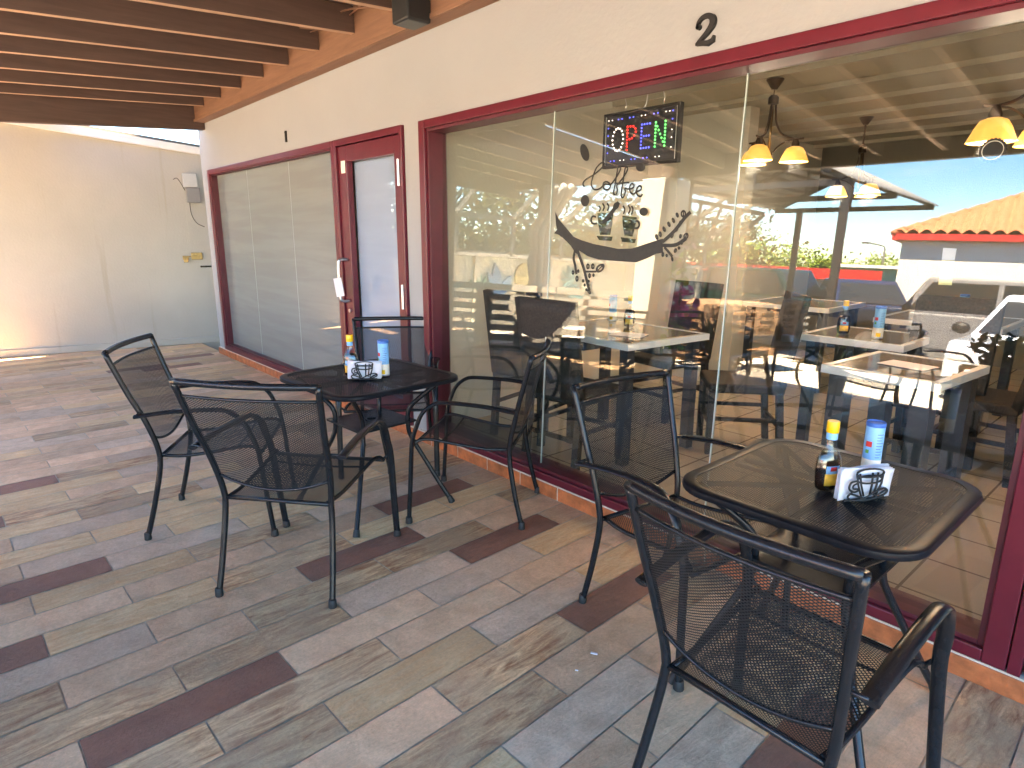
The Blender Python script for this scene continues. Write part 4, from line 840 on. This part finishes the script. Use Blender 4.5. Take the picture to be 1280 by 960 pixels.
# ------------------------------------------------------------------ the place behind the camera, seen in the window glass
G0 = -.3
def vehicle(name, label, loc_, rz, paint, Ln, Wd, belt, roof, cab, hood, ride=.2, wr=.33, boxy=False):
    """x forward; cab = (rear bottom, rear top, front top, front bottom) x positions of the cabin"""
    t = thing(name, label, 'car', loc_, rz)
    a = Ln/2; fx, rx = a*.62, -a*.60
    def arch(cx): return [(cx+(wr+.05)*math.cos(PI*j/8), wr+(wr+.05)*math.sin(PI*j/8)) for j in range(9)]
    low = [(-a, ride+.12), (-a, belt-.05), (cab[0], belt), (cab[3], belt), (a-.12, hood), (a, hood-.18), (a, ride+.1), (a-.1, ride)]+arch(fx)+arch(rx)+[(-a+.1, ride)]
    hw = Wd/2
    MB().prism(low, lambda p: Vector((p[0], -hw, p[1])), lambda p: Vector((p[0], hw, p[1]))).build('body', paint, t, bevel=.05, seg=3)
    tw = hw*(.93 if boxy else .80)
    yw = lambda z: hw-.02-(hw-tw)*(z-belt)/(roof-belt)
    cb = [(cab[0], belt-.02), (cab[1], roof), (cab[2], roof), (cab[3], belt-.02)]
    MB().prism(cb, lambda p: Vector((p[0], -yw(max(p[1], belt)), p[1])), lambda p: Vector((p[0], yw(max(p[1], belt)), p[1]))).build('cabin', paint, t, bevel=.04, seg=3)
    def lerp(q, z): lo, hi = q; f = (z-belt)/(roof-belt); return lo+(hi-lo)*f
    z0, z1 = belt+.05, roof-.09
    mid = (cab[1]+cab[2])/2
    for sgn in (-1, 1):
        for x0, x1 in ((lambda z: lerp((cab[0], cab[1]), z)+.12, lambda z: mid-.04), (lambda z: mid+.04, lambda z: lerp((cab[3], cab[2]), z)-.12)):
            P = [(x0(z0), z0), (x1(z0), z0), (x1(z1), z1), (x0(z1), z1)]
            MB().prism(P, lambda p: Vector((p[0], sgn*(yw(p[1])+.004), p[1])), lambda p: Vector((p[0], sgn*(yw(p[1])-.02), p[1]))).build('side_window', M['carglass'], t)
    for nm, q, o in (('windscreen', (cab[3], cab[2]), 1), ('rear_window', (cab[0], cab[1]), -1)):
        MB().prism([(-1, z0), (1, z0), (1, z1), (-1, z1)], lambda p: Vector((lerp(q, p[1])+o*.012, p[0]*(yw(p[1])-.08), p[1])), lambda p: Vector((lerp(q, p[1])-o*.03, p[0]*(yw(p[1])-.08), p[1]))).build(nm, M['carglass'], t)
    for cx in (fx, rx):
        for sgn in (-1, 1):
            T = Matrix.Translation((cx, sgn*(hw-.1), wr)) @ Matrix.Rotation(PI/2, 4, 'X')
            wh = MB().lathe([(wr*.62, -.1), (wr*.95, -.1), (wr, -.07), (wr, .07), (wr*.95, .1), (wr*.62, .1)], n=24); bmesh.ops.transform(wh.bm, matrix=T, verts=wh.bm.verts[:]); wo = wh.build('wheel', M['tyre'], t, smooth=2)
            ri = MB().lathe([(wr*.6, -.104), (wr*.5, -.09), (.05, -.085), (.05, .085), (wr*.5, .09), (wr*.6, .104)], n=20); bmesh.ops.transform(ri.bm, matrix=T, verts=ri.bm.verts[:]); ri.build('rim', M['steel'], wo, smooth=2)
    for sgn in (-1, 1):
        MB().box(a-.06, a+.012, sgn*hw*.78-.14, sgn*hw*.78+.14, hood-.24, hood-.1).build('headlight', M['carlamp'], t, bevel=.02)
        MB().box(-a-.012, -a+.05, sgn*hw*.84-.1, sgn*hw*.84+.1, belt-.32, belt-.1).build('tail_light', M['red'], t, bevel=.02)
        MB().ball((cab[3]-.12, sgn*(hw+.10), belt+.08), .11, sx=.6, sy=1, sz=.75).build('wing_mirror', M['black'], t, smooth=True)
    MB().box(a-.05, a+.015, -hw*.5, hw*.5, hood-.3, hood-.14).build('radiator_grille', M['black'], t, bevel=.01)
    MB().box(a-.1, a+.04, -hw*.95, hw*.95, ride+.05, ride+.22).build('front_bumper', M['grille'], t, bevel=.04)
    return t
M['carlamp'] = simple('headlamp_glass', (.6, .62, .65), .1)
carp = lambda n, c: simple(n, c, .18, .15, .03, 2, 0, 1, .5, 1.)
vehicle('parked_car', 'white hatchback parked facing the shop, reflected at the right edge of the window', (-1.35, -6.35, G0), R(90), carp('white_car_paint', (.62, .70, .80)), 4.1, 1.75, .95, 1.50, (-1.95, -1.5, .25, 1.15), .92)
vehicle('parked_suv', 'boxy pale grey off road car reflected in front of the greige building', (-3.5, -9.6, G0), R(172), simple('grey_car_paint', (.17, .175, .19), .55), 3.9, 1.7, 1.05, 1.72, (-1.9, -1.85, .35, .75), 1.02, .3, .38, True)
vehicle('parked_pickup', 'dark navy car reflected between the grey off road car and the dark green one', (-6.2, -12.6, G0), R(55), carp('navy_car_paint', (.02, .03, .07)), 4.3, 1.75, 1.0, 1.6, (-1.6, -1.2, .2, .9), .98, .28, .36)
vehicle('parked_jeep', 'dark green four wheel drive reflected behind the pallet stacks', (-8.1, -12.2, G0), R(5), carp('dark_green_paint', (.012, .035, .028)), 4.2, 1.8, 1.05, 1.78, (-2.0, -1.9, .3, .75), 1.05, .32, .4, True)
vehicle('parked_van', 'black car reflected farthest back under the trees left of the pole', (-11.4, -15.5, G0), R(20), carp('black_car_paint', (.012, .012, .014)), 4.4, 1.8, 1.0, 1.65, (-2.1, -1.8, .3, 1.1), .95)

# greige building with terracotta hip roof
def hip_house(name, label, x, y, rz, w, d, hz, ridge, wallm, fascia, roofm, over=.25, rib=.34):
    t = thing(name, label, 'building', (x, y, G0), rz)
    MB().box(0, w, -d, 0, 0, hz).build('wall', wallm, t)
    MB().box(-over, w+over, -d-over, over, hz-.02, hz+.16).build('fascia', fascia, t)
    q = d/2+over
    rf = MB(); x0, x1, yf, yb, zb_ = -over, w+over, over, -d-over, hz+.165
    hgt = ridge
    def slope(P0, P1, Q0, Q1, L_):
        n = max(6, int(L_/rib*6)); 
        def F(u, v):
            a = P0.lerp(P1, u); nrm = Vector((0, 0, 1)); lft, rgt = Q0, Q1
            top = None
            # corrugation runs straight up the slope: clip each rib at the hip line
            s = u*L_; e = (P1-P0).normalized(); up = ((Q0+Q1)/2-(P0+P1)/2); up = (up-e*up.dot(e)); run = up.length; up.normalize()
            l0 = (Q0-P0).dot(e); l1 = (P1-Q1).dot(e)
            lim = run*min(1, s/l0 if l0 > 1e-4 else 1, (L_-s)/l1 if l1 > 1e-4 else 1)
            return P0+e*s+up*(lim*v)+Vector((0, 0, .12*abs(math.sin(PI*s/rib))))
        rf.sheet(F, n, 6)
    A, B, Cc, D = Vector((x0, yf, zb_)), Vector((x1, yf, zb_)), Vector((x1, yb, zb_)), Vector((x0, yb, zb_))
    r0, r1 = Vector((x0+q, (yf+yb)/2, zb_+hgt)), Vector((x1-q, (yf+yb)/2, zb_+hgt))
    slope(A, B, r0, r1, (B-A).length); slope(Cc, D, r1, r0, (B-A).length); slope(D, A, r0, r0, (A-D).length); slope(B, Cc, r1, r1, (A-D).length)
    rf.build('roof', roofm, t, smooth=True)
    MB().tube([r0, r1], .09).tube([A, r0], .08).tube([B, r1], .08).tube([Cc, r1], .08).tube([D, r0], .08).build('ridge_tiles', roofm, t, smooth=True)
    return t
M['redpaint'] = simple('red_fascia_paint', (.50, .02, .02), .5)
h = hip_house('tiled_house', 'greige building with red fascia and terracotta tiled roof reflected across the car park', -6.75, -16.6, R(-10), 13, 7, 2.85, 1.75, M['greywall'], M['redpaint'], M['rooftile'])
MB().box(4.0, 5.0, 0, .05, .9, 2.1).box(8.0, 9.0, 0, .05, .9, 2.1).build('window', M['carglass'], h); MB().box(6.2, 7.1, 0, .05, 0, 2.1).build('door', M['redpaint'], h)
MB().ball((3.25, .06, 2.55), .07).build('wall_lamp', M['black'], h, smooth=True)
h = thing('teal_house', 'low teal house with pale flat roof reflected far behind the car park', 'building', (-13.4, -29.5, G0), R(-15))
MB().box(0, 6, -5, 0, 0, 2.2).build('wall', M['tealwall'], h); MB().box(-.4, 6.4, -5.4, .5, 2.2, 2.35).build('roof', M['cream'], h); MB().box(.3, 1.6, 0, .04, .2, 1.9).build('garage_door', M['greywall'], h); MB().box(2.6, 3.4, 0, .04, .9, 1.7).build('window', M['carglass'], h)
h = thing('grey_building', 'long low grey building with a red band under its roof, reflected behind the screens', 'building', (-22, -14.5, G0), R(-24))
MB().box(0, 14.5, -6, 0, 0, 1.55).build('wall', M['greywall'], h); MB().box(-.3, 14.8, -6.3, .3, 1.55, 1.95).build('red_band', M['redpaint'], h)
for k in range(4): MB().box(1.5+3.2*k, 2.9+3.2*k, 0, .05, .3, 1.35).build('window', M['carglass'], h)
t = thing('street_lamp', 'thin street lamp with a bent arm reflected above the teal house', 'street lamp', (-12.0, -31.0, G0))
MB().tube([(0, 0, 0), (0, 0, 3.2)], [.07, .045]).build('pole', M['darksteel'], t, smooth=True); MB().tube(crom([(0, 0, 3.2), (-.1, 0, 3.35), (-.75, .1, 3.5)], 5), .03).build('arm', M['darksteel'], t, smooth=True); MB().box(-1.1, -.7, .03, .17, 3.46, 3.54).build('lamp_head', M['darksteel'], t, bevel=.02)

# cream garden wall with painted leaves, and the steel screen frame over it
t = thing('garden_wall', 'cream rendered garden wall with painted leaves and sun reflected in the left panes', 'wall', (-10.2, -5, -.3))
m = MB().box(-10.4, -10.2, -11.5, -1.15, -.3, 1.36)
for k in range(7): m.box(-10.43, -10.14, -11.3+1.62*k, -11.14+1.62*k, -.3, 1.37)
loc(m, 'wall', M['fence'], t)
loc(MB().box(-10.46, -10.12, -11.5, -1.15, 1.372, 1.44), 'coping', M['pillar'], t)
XW = -10.138
def leafp(y, z, l, w, a): return [(y+math.cos(a)*l*s+math.cos(a+PI/2)*w*math.sin(PI*s)*sg, z+math.sin(a)*l*s+math.sin(a+PI/2)*w*math.sin(PI*s)*sg) for sg, ss in ((1, [i/8 for i in range(9)]), (-1, [1-i/8 for i in range(1, 8)])) for s in ss]
def mural(name, polys, mat):
    m = MB()
    for i, P in enumerate(polys): m.prism(P, lambda p: Vector((XW+.002*i, p[0], p[1])), lambda p: Vector((XW-.06, p[0], p[1])))
    loc(m, name, mat, t)
mural('painted_blue_plant', [leafp(-3.72, .55, .72, .12, R(78)), leafp(-3.72, .55, .55, .10, R(125)), leafp(-3.74, .55, .62, .10, R(55))], simple('mural_blue', (.12, .25, .42), .8))
mural('painted_sun', [[(-4.45+.30*math.cos(2*PI*j/24), .98+.30*math.sin(2*PI*j/24)) for j in range(24)]], simple('mural_yellow', (.55, .42, .18), .8))
mural('painted_green_hand', [leafp(-3.2, .6, .4, .035, R(q)) for q in (50, 72, 92, 112, 132)], simple('mural_green', (.06, .22, .15), .8))
mural('painted_teal_leaves', [leafp(-5.9, .95, .34, .035, R(q)) for q in range(0, 360, 36)]+[leafp(-6.05, .45, .34, .035, R(q)) for q in range(10, 180, 24)], simple('mural_teal', (.12, .30, .32), .8))
t = thing('steel_trellis', 'grey steel frame with sloping bars over the garden wall reflected in the left panes', 'trellis', (-9.9, -5, 0))
for k in range(7):
    y = -2.4-1.45*k
    loc(MB().bar((-9.95, y, 1.4), (-9.95, y, 2.16), .07, .07), 'post', M['screenframe'], t)
    loc(MB().bar((-9.95, y, 2.16), (-8.35, y-.0, 3.35), .06, .09), 'sloping_bar', M['screenframe'], t)
loc(MB().box(-9.99, -9.91, -11.3, -1.2, 2.10, 2.18), 'rail', M['screenframe'], t); loc(MB().box(-9.30, -9.24, -11.3, -1.2, 2.60, 2.66), 'rail', M['screenframe'], t); loc(MB().box(-9.98, -9.93, -11.3, -1.2, 1.44, 1.48), 'rail', M['screenframe'], t)
def screen(label, P, nu, nv):
    A, B, Cc, D = [Vector(p) for p in P]; t = thing('steel_trellis', label, 'trellis', A)
    f = MB(); q = MB()
    for a, b in ((A, B), (B, Cc), (Cc, D), (D, A)): f.bar(a, b, .07, .07)
    for i in range(1, nu): q.bar(A.lerp(B, i/nu), D.lerp(Cc, i/nu), .045, .045)
    for j in range(1, nv): q.bar(A.lerp(D, j/nv), B.lerp(Cc, j/nv), .045, .045)
    loc(f, 'frame', M['screenframe'], t); loc(q, 'bar', M['screenframe'], t)
screen('slanting grid of steel bars against the sky reflected right of the pale pillar', [(-7.3, -5.8, 2.66), (-5.9, -6.4, 2.39), (-6.41, -6.2, 1.81), (-7.25, -5.84, 1.70)], 4, 3)
# white curtain tied to a post
t = thing('tied_curtain', 'white gauze curtain knotted around a patio post, reflected left of the first pane joint', 'curtain', (-7.15, -1.95, 0))
MB().box(-.05, .05, -.05, .05, -.12, 2.45).build('post', M['screenframe'], t)
m = MB()
for i in range(9):
    a = i*2*PI/9; c, s = math.cos(a), math.sin(a)
    m.tube(crom([(.05*c-.0, .05*s, .62), (.13*c, .13*s, .8), (.10*c, .1*s, 1.05), (.14*c, .14*s, 1.3), (.10*c, .1*s, 1.5), (.15*c, .15*s, 1.75), (.10*c+.1, .1*s, 1.95), (.22*c+.38, .16*s, 2.42)], 5), .055, n=7)
m.build('cloth', M['curtain'], t, smooth=True)
# flower garland hanging by the pillar
t = thing('flower_garland', 'pink and green paper flower garland hanging beside the pale pillar, reflected', 'garland', (-4.62, -2.05, .35))
rr = random.Random(5)
for nm, mt, z0, z1, n in (('pink_flowers', simple('pink_paper', (.75, .16, .36), .8), .25, .75, 70), ('green_leaves', simple('lime_paper', (.25, .55, .04), .8), -.05, .3, 45), ('upper_leaves', simple('lime_paper_upper', (.30, .55, .06), .8), .8, 1.15, 26), ('pink_ribbon', simple('pale_pink_ribbon', (.75, .35, .40), .8), .9, 1.35, 22)):
    m = MB()
    for i in range(n):
        c = Vector((rr.gauss(0, .09)-.14*max(0, z1-.75), rr.gauss(0, .07), rr.uniform(z0, z1))); u = Vector((rr.uniform(-1, 1), rr.uniform(-1, 1), rr.uniform(-1, 1))).normalized(); v = u.cross(Vector((rr.random(), rr.random(), 1))).normalized(); r = rr.uniform(.035, .075)
        m.bm.faces.new([m.bm.verts.new(c+u*r*a+v*r*b) for a, b in ((-1, 0), (-.3, .7), (.8, .5), (1, -.2), (.2, -.8))])
    m.build(nm, mt, t)
MB().tube([(0, 0, -.47), (0, 0, 2.05)], .02).build('pole', M['screenframe'], t)
# gabled shelter on dark steel posts
t = thing('steel_shelter', 'open gabled shelter roof on thin dark posts reflected against the blue sky', 'shelter', (-5.4, -7.2, G0))
zE, zR = 2.72, 3.5; ya, yb_ = -4.9, -9.0
for nm, xe in (('roof_slope', -7.0), ('roof_slope', -3.85)):
    sh = MB().sheet(lambda u, v: Vector((-5.4+(xe+5.4)*v, ya+(yb_-ya)*u, zR+(zE-zR)*v+.012*math.sin(u*120))), 120, 2); loc(sh, nm, simple('corrugated_metal', (.34, .33, .31), .5, .3), t, solid=.01, smooth=True)
for y in (ya-.1, -6.9, yb_+.1):
    loc(MB().bar((-6.95, y, zE-.03), (-3.9, y, zE-.03), .06, .09), 'tie_beam', M['darksteel'], t); loc(MB().bar((-6.95, y, zE-.02), (-5.4, y, zR-.06), .05, .08).bar((-3.9, y, zE-.02), (-5.4, y, zR-.06), .05, .08).bar((-5.4, y, zE), (-5.4, y, zR-.05), .05, .05), 'truss', M['darksteel'], t)
pl = MB()
for k in range(1, 9):
    f_ = k/9
    for xe in (-7.0, -3.85): pl.bar((-5.4+(xe+5.4)*f_, ya, zR+(zE-zR)*f_-.035), (-5.4+(xe+5.4)*f_, yb_, zR+(zE-zR)*f_-.035), .04, .05)
loc(pl, 'purlin', M['darksteel'], t)
for x, y in ((-6.4, -8.9), (-5.5, -8.9), (-6.9, -5.0), (-3.95, -5.0)): loc(MB().box(x-.05, x+.05, y-.05, y+.05, -.3, zE), 'post', M['darksteel'], t)
# stacks of flat pallets
def pallet_bm():
    m = MB(); Lx, Ly = 1.0, 1.2
    for i in range(7): m.box(-Lx/2, Lx/2, -Ly/2+.18*i, -Ly/2+.18*i+.11, .108, .130)
    for i in range(3): m.box(-Lx/2+.45*i, -Lx/2+.45*i+.1, -Ly/2, Ly/2, .088, .1075); m.box(-Lx/2+.45*i, -Lx/2+.45*i+.1, -Ly/2, Ly/2, 0, .018)
    for i in range(3):
        for j in range(3): m.box(-Lx/2+.45*i, -Lx/2+.45*i+.1, -Ly/2+.53*j, -Ly/2+.53*j+.14, .0185, .0875)
    return m
pal = pallet_bm().build('pallet', M['pallet']); first = True; rr = random.Random(9)
names = ['nearest', 'second', 'third', 'farthest']
lev = ['lowest', 'second lowest', 'third', 'fourth', 'fifth', 'sixth', 'topmost']
for s in range(4):
    for k in range(7):
        o = pal if first else pal.copy()
        if not first: C.objects.link(o)
        first = False
        o.location = (-5.68-.17*s+rr.uniform(-.03, .03), -4.35-1.26*s+rr.uniform(-.03, .03), -.119+.1335*k); o.rotation_euler = (0, 0, R(7+rr.uniform(-2, 2)))
        tag(o, '%s brown wooden pallet in the %s of the four reflected stacks' % (lev[k], names[s]), 'pallet', 'pallets stacked along the pavement')
gp = None
for i, lb in enumerate(('weathered pallet standing upright by the patio edge, leftmost in the reflection', 'weathered pallet standing upright, middle one of three in the reflection', 'weathered pallet standing upright, rightmost of the three grey ones in the reflection')):
    if gp is None: gp = pallet_bm().build('pallet', M['greypallet']); o = gp
    else: o = gp.copy(); C.objects.link(o)
    p = Vector((-7.62+.86*i, -.62-.62*i, .0)); o.rotation_euler = (R(-87), 0, R(-36)); o.location = (p.x, p.y, .60-.10)
    o.rotation_euler = (R(90-4), 0, R(144)); o.scale = (1.04, .8, 1); o.location = (p.x, p.y, .495); tag(o, lb, 'pallet', 'grey upright pallets')

# second terrace set behind the camera: table and chairs, planter, plants
T3 = copy_thing(TB, 'dark mesh table with a black holder on it, reflected in the middle of the window', (-2.62, -.62, 0), R(20), 'black mesh patio tables')
GR = 'black mesh armchairs reflected behind the camera'
copy_thing(CH, 'black mesh armchair reflected against the sunlit pavement right of the reflected table', (-1.98, -1.05, 0), R(75), GR)
copy_thing(CH, 'black mesh armchair reflected left of the reflected table, in front of the dark plant', (-3.25, -.55, 0), R(-80), GR)
copy_thing(CH, 'black mesh armchair reflected alone in front of the white car', (-1.75, -2.0, 0), R(-70), GR)
t = thing('condiment_holder', 'black condiment holder standing on the reflected table', 'holder', (-2.6, -.6, TZ))
MB().lathe([(.03, 0), (.032, .12), (.02, .13), (.02, .15)], n=14).build('bottle', M['black'], t, smooth=2); MB().box(.04, .12, -.04, .04, 0, .06).build('box', M['labelblue'], t, bevel=.004)
t = thing('slatted_planter', 'black slatted planter box with brown boards, reflected at the lower right of the window', 'planter', (-.75, -1.75, 0))
m = MB(); b = MB()
for k in range(9): (m if k % 3 else b).box(-.62+.14*k, -.52+.14*k, .19, .21, .03, .56)
m.box(-.64, .64, .175, .19, .06, .12).box(-.64, .64, .175, .19, .45, .51).box(-.64, .64, -.21, -.19, 0, .56).box(-.64, -.62, -.19, .19, 0, .56).box(.62, .64, -.19, .19, 0, .56)
m.build('dark_slats', M['tableleg'], t); b.build('brown_boards', M['pallet'], t); MB().box(-.62, .62, -.19, .175, .02, .50).build('soil', M['bark'], t)
def bush(name, label, loc_, r, h, n, leafm, stem=.25, ls=.07, cat='plant', group=None):
    t = thing(name, label, cat, loc_, 0, group); rr = random.Random(hash(label) % 1000 if False else len(label)); m = MB(); st = MB()
    cl = [(Vector((rr.gauss(0, r*.5), rr.gauss(0, r*.5), stem+rr.random()*h)), rr.uniform(.25, .5)*r) for _ in range(max(6, n//60))]
    for c, q in cl: st.tube(crom([(0, 0, 0), (c.x*.3, c.y*.3, c.z*.5), c], 4), [.012*h+.004]*9, n=5)
    for i in range(n):
        c, q = cl[i % len(cl)]; p = c+Vector((rr.gauss(0, 1), rr.gauss(0, 1), rr.gauss(0, .8)))*q*.7
        u = Vector((rr.uniform(-1, 1), rr.uniform(-1, 1), rr.uniform(-.8, .6))).normalized(); v = u.cross(Vector((rr.uniform(-1, 1), rr.uniform(-1, 1), .3))).normalized(); s = ls*rr.uniform(.6, 1.3)
        m.bm.faces.new([m.bm.verts.new(p+u*s*a+v*s*b) for a, b in ((-1, 0), (-.1, .42), (1, 0), (-.1, -.42))])
    m.build('foliage', leafm, t); st.build('stem', M['bark'], t); return t
bush('planter_shrub', 'leafy shrub growing in the left half of the reflected planter box', (-1.05, -1.76, .5), .26, .28, 260, M['leaf'], .05, .06)
bush('planter_shrub', 'leafy shrub growing in the right half of the reflected planter box', (-.45, -1.76, .5), .28, .34, 300, M['leaf'], .05, .06)
def spiky(label, loc_, n, ln, w, leafm, up=.6):
    t = thing('spiky_plant', label, 'plant', loc_); rr = random.Random(n); m = MB()
    for i in range(n):
        a = i*2.4; e = rr.uniform(.05, 1.35)*up; d = Vector((math.cos(a)*math.cos(e), math.sin(a)*math.cos(e), math.sin(e))); sd = Vector((-math.sin(a), math.cos(a), 0)); l = ln*rr.uniform(.8, 1.1)
        b0 = Vector((0, 0, .35)); P = [b0, b0+d*l*.5+Vector((0, 0, .02)), b0+d*l-Vector((0, 0, .06*l))]
        v = [m.bm.verts.new(P[0]+sd*w*.5), m.bm.verts.new(P[0]-sd*w*.5), m.bm.verts.new(P[1]-sd*w), m.bm.verts.new(P[2]), m.bm.verts.new(P[1]+sd*w)]; m.bm.faces.new(v)
    m.build('leaves', leafm, t); MB().lathe([(.12, 0), (.17, .30), (.18, .32), (.15, .33)], n=18).build('pot', M['tableleg'], t, smooth=2)
spiky('spiky agave in a dark pot reflected behind the mesh chair', (-3.0, -3.0, -.12), 46, .62, .014, M['leaf'], 1.0)
spiky('bushy dark palm like plant in a pot reflected in front of the pallets', (-3.75, -1.6, 0), 90, .62, .022, M['leaf'], 1.0)
# trees
def tree(label, x, y, h, r, leafm, n=3400, tr=.16):
    t = thing('tree', label, 'tree', (x, y, G0), 0, 'trees behind the car park'); rr = random.Random(int(abs(x*31+y*7))); m = MB(); tk = MB()
    cl = []
    for i in range(16):
        a = rr.uniform(0, 2*PI); q = r*math.sqrt(rr.random())*.8; c = Vector((q*math.cos(a), q*math.sin(a), h*rr.uniform(.34, .90)*(1-.25*(q/r)**2))); cl.append((c, r*rr.uniform(.2, .42)))
    tk.tube(crom([(0, 0, 0), (.06*h, .02*h, h*.25), (.02*h, 0, h*.5)], 5), [tr*(1-.6*i/10) for i in range(11)], n=8)
    for c, q in cl[:9]: tk.tube(crom([(.05*h, .01*h, h*.28), (c.x*.5, c.y*.5, (h*.3+c.z)/2), c], 4), [tr*.45*(1-.8*i/8) for i in range(9)], n=5)
    for i in range(n):
        c, q = cl[i % 16]; d = Vector((rr.gauss(0, 1), rr.gauss(0, 1), rr.gauss(0, .7))); p = c+d*q*.62
        u = Vector((rr.uniform(-1, 1), rr.uniform(-1, 1), rr.uniform(-.7, .7))).normalized(); v = u.cross(Vector((rr.uniform(-1, 1), .2, 1))).normalized(); s = rr.uniform(.08, .19)*(.6+r*.12)
        m.bm.faces.new([m.bm.verts.new(p+u*s*a+v*s*b) for a, b in ((-1, 0), (-.1, .5), (1, 0), (-.1, -.5))])
    m.build('crown', leafm, t); tk.build('trunk', M['bark'], t, smooth=True)
for lb, x, y, h, r, lm in (('bright green bushy tree reflected just right of the second pane joint', -20.5, -31.5, 4.4, 3.4, 'leaf2'), ('bright green tree reflected between the two dark shelter posts', -17.2, -33.5, 3.3, 2.8, 'leaf2'), ('low green tree reflected right of the second shelter post', -14.8, -36.5, 3.1, 2.5, 'leaf2'), ('small green tree reflected beside the teal house', -18.6, -38, 3.6, 2.6, 'leaf2'),
        ('olive tree reflected behind the leftmost part of the garden wall', -15.5, -3.6, 4.4, 2.6, 'leaf3'), ('wide olive tree reflected behind the painted blue plant', -15.2, -7.6, 4.2, 2.8, 'leaf3'), ('olive tree reflected behind the tied curtain', -16, -11.6, 4.3, 2.8, 'leaf3'), ('olive tree reflected behind the branch decal', -16.5, -16, 4.6, 3., 'leaf3'), ('bare topped olive tree reflected at the end of the garden wall', -14.8, -20.0, 4.4, 2.6, 'leaf3')):
    tree(lb, x, y, h, r, M[lm])

# small litter on the floor
for lb, x, y, s in (('tiny white scrap lying on a beige floor plank', -1.265, 1.512, .012), ('small white crumb on the slate grey floor plank', -1.245, 1.40, .005)):
    o = MB().box(-s, s, -s*.35, s*.35, 0, .003).build('paper_scrap', M['paper']); o.location = (x, y, .001); o.rotation_euler = (0, 0, R(30)); tag(o, lb, 'litter')

# ------------------------------------------------------------------ light, sky, camera
sd = Vector((.05, .44, 1.)).normalized()
elev = math.asin(sd.z); az = math.atan2(sd.x, sd.y)
wd_ = bpy.data.worlds.new('World'); S.world = wd_; wd_.use_nodes = True; nt = wd_.node_tree
sky = nt.nodes.new('ShaderNodeTexSky'); sky.sky_type = 'NISHITA'; sky.sun_disc = False; sky.sun_elevation = elev; sky.sun_rotation = az; sky.air_density = .85; sky.dust_density = .15; sky.ozone_density = 2.5
bg = nt.nodes['Background']; bg.inputs[1].default_value = SKY
# thin broken cloud mixed into the sky
tc = nt.nodes.new('ShaderNodeTexCoord'); mp = nt.nodes.new('ShaderNodeMapping'); mp.inputs['Scale'].default_value = (1, 1, 3.2); nt.links.new(tc.outputs['Generated'], mp.inputs[0])
nz = nt.nodes.new('ShaderNodeTexNoise'); nz.inputs['Scale'].default_value = 2.6; nz.inputs['Detail'].default_value = 8; nz.inputs['Roughness'].default_value = .62; nt.links.new(mp.outputs[0], nz.inputs['Vector'])
cf = ramp(nt, nz.outputs[0], [(.55, 0.), (.80, .45)])
hs = nt.nodes.new('ShaderNodeHueSaturation'); hs.inputs['Saturation'].default_value = 1.4; hs.inputs['Value'].default_value = .62; nt.links.new(sky.outputs[0], hs.inputs['Color'])
mc = mixc(nt, cf, hs.outputs[0], (4.2, 4.4, 4.7)); nt.links.new(mc, bg.inputs[0])
sl = bpy.data.lights.new('sun', 'SUN'); sl.energy = SUN; sl.angle = R(.5); sl.color = (1, .95, .87)
so = bpy.data.objects.new('sun', sl); C.objects.link(so); so.rotation_euler = (-sd).to_track_quat('-Z', 'Y').to_euler(); so.location = (0, 0, 8)

cam = bpy.data.cameras.new('camera'); co = bpy.data.objects.new('camera', cam); C.objects.link(co); S.camera = co
yaw, pit, rol = R(48.553), R(-13.405), R(-.247)
fwd = Vector((-math.sin(yaw)*math.cos(pit), math.cos(yaw)*math.cos(pit), math.sin(pit))); r0 = Vector((math.cos(yaw), math.sin(yaw), 0)); d0 = fwd.cross(r0)
rt = r0*math.cos(rol)+d0*math.sin(rol); dn = -r0*math.sin(rol)+d0*math.cos(rol)
Mx = Matrix(((rt.x, -dn.x, -fwd.x, 0), (rt.y, -dn.y, -fwd.y, 0), (rt.z, -dn.z, -fwd.z, 1.45), (0, 0, 0, 1)))
co.matrix_world = Mx
cam.sensor_width = 36; cam.sensor_fit = 'HORIZONTAL'; cam.lens = 784.57/1280*36; cam.clip_start = .05; cam.clip_end = 1500

S.render.engine = 'CYCLES'
cy = S.cycles; cy.use_denoising = True; cy.max_bounces = 10; cy.transparent_max_bounces = 40; cy.diffuse_bounces = 5; cy.glossy_bounces = 5; cy.caustics_reflective = False; cy.caustics_refractive = False; cy.sample_clamp_indirect = 6.
try: cy.denoiser = 'OPENIMAGEDENOISE'; cy.denoising_input_passes = 'RGB_ALBEDO_NORMAL'
except Exception: pass
vs = S.view_settings; vs.view_transform = 'Standard'; vs.look = 'None'; vs.gamma = 1; vs.use_curve_mapping = False; vs.exposure = EXPO
vs.use_white_balance = True; vs.white_balance_temperature = 8900; vs.white_balance_tint = 17
S.display_settings.display_device = 'sRGB'
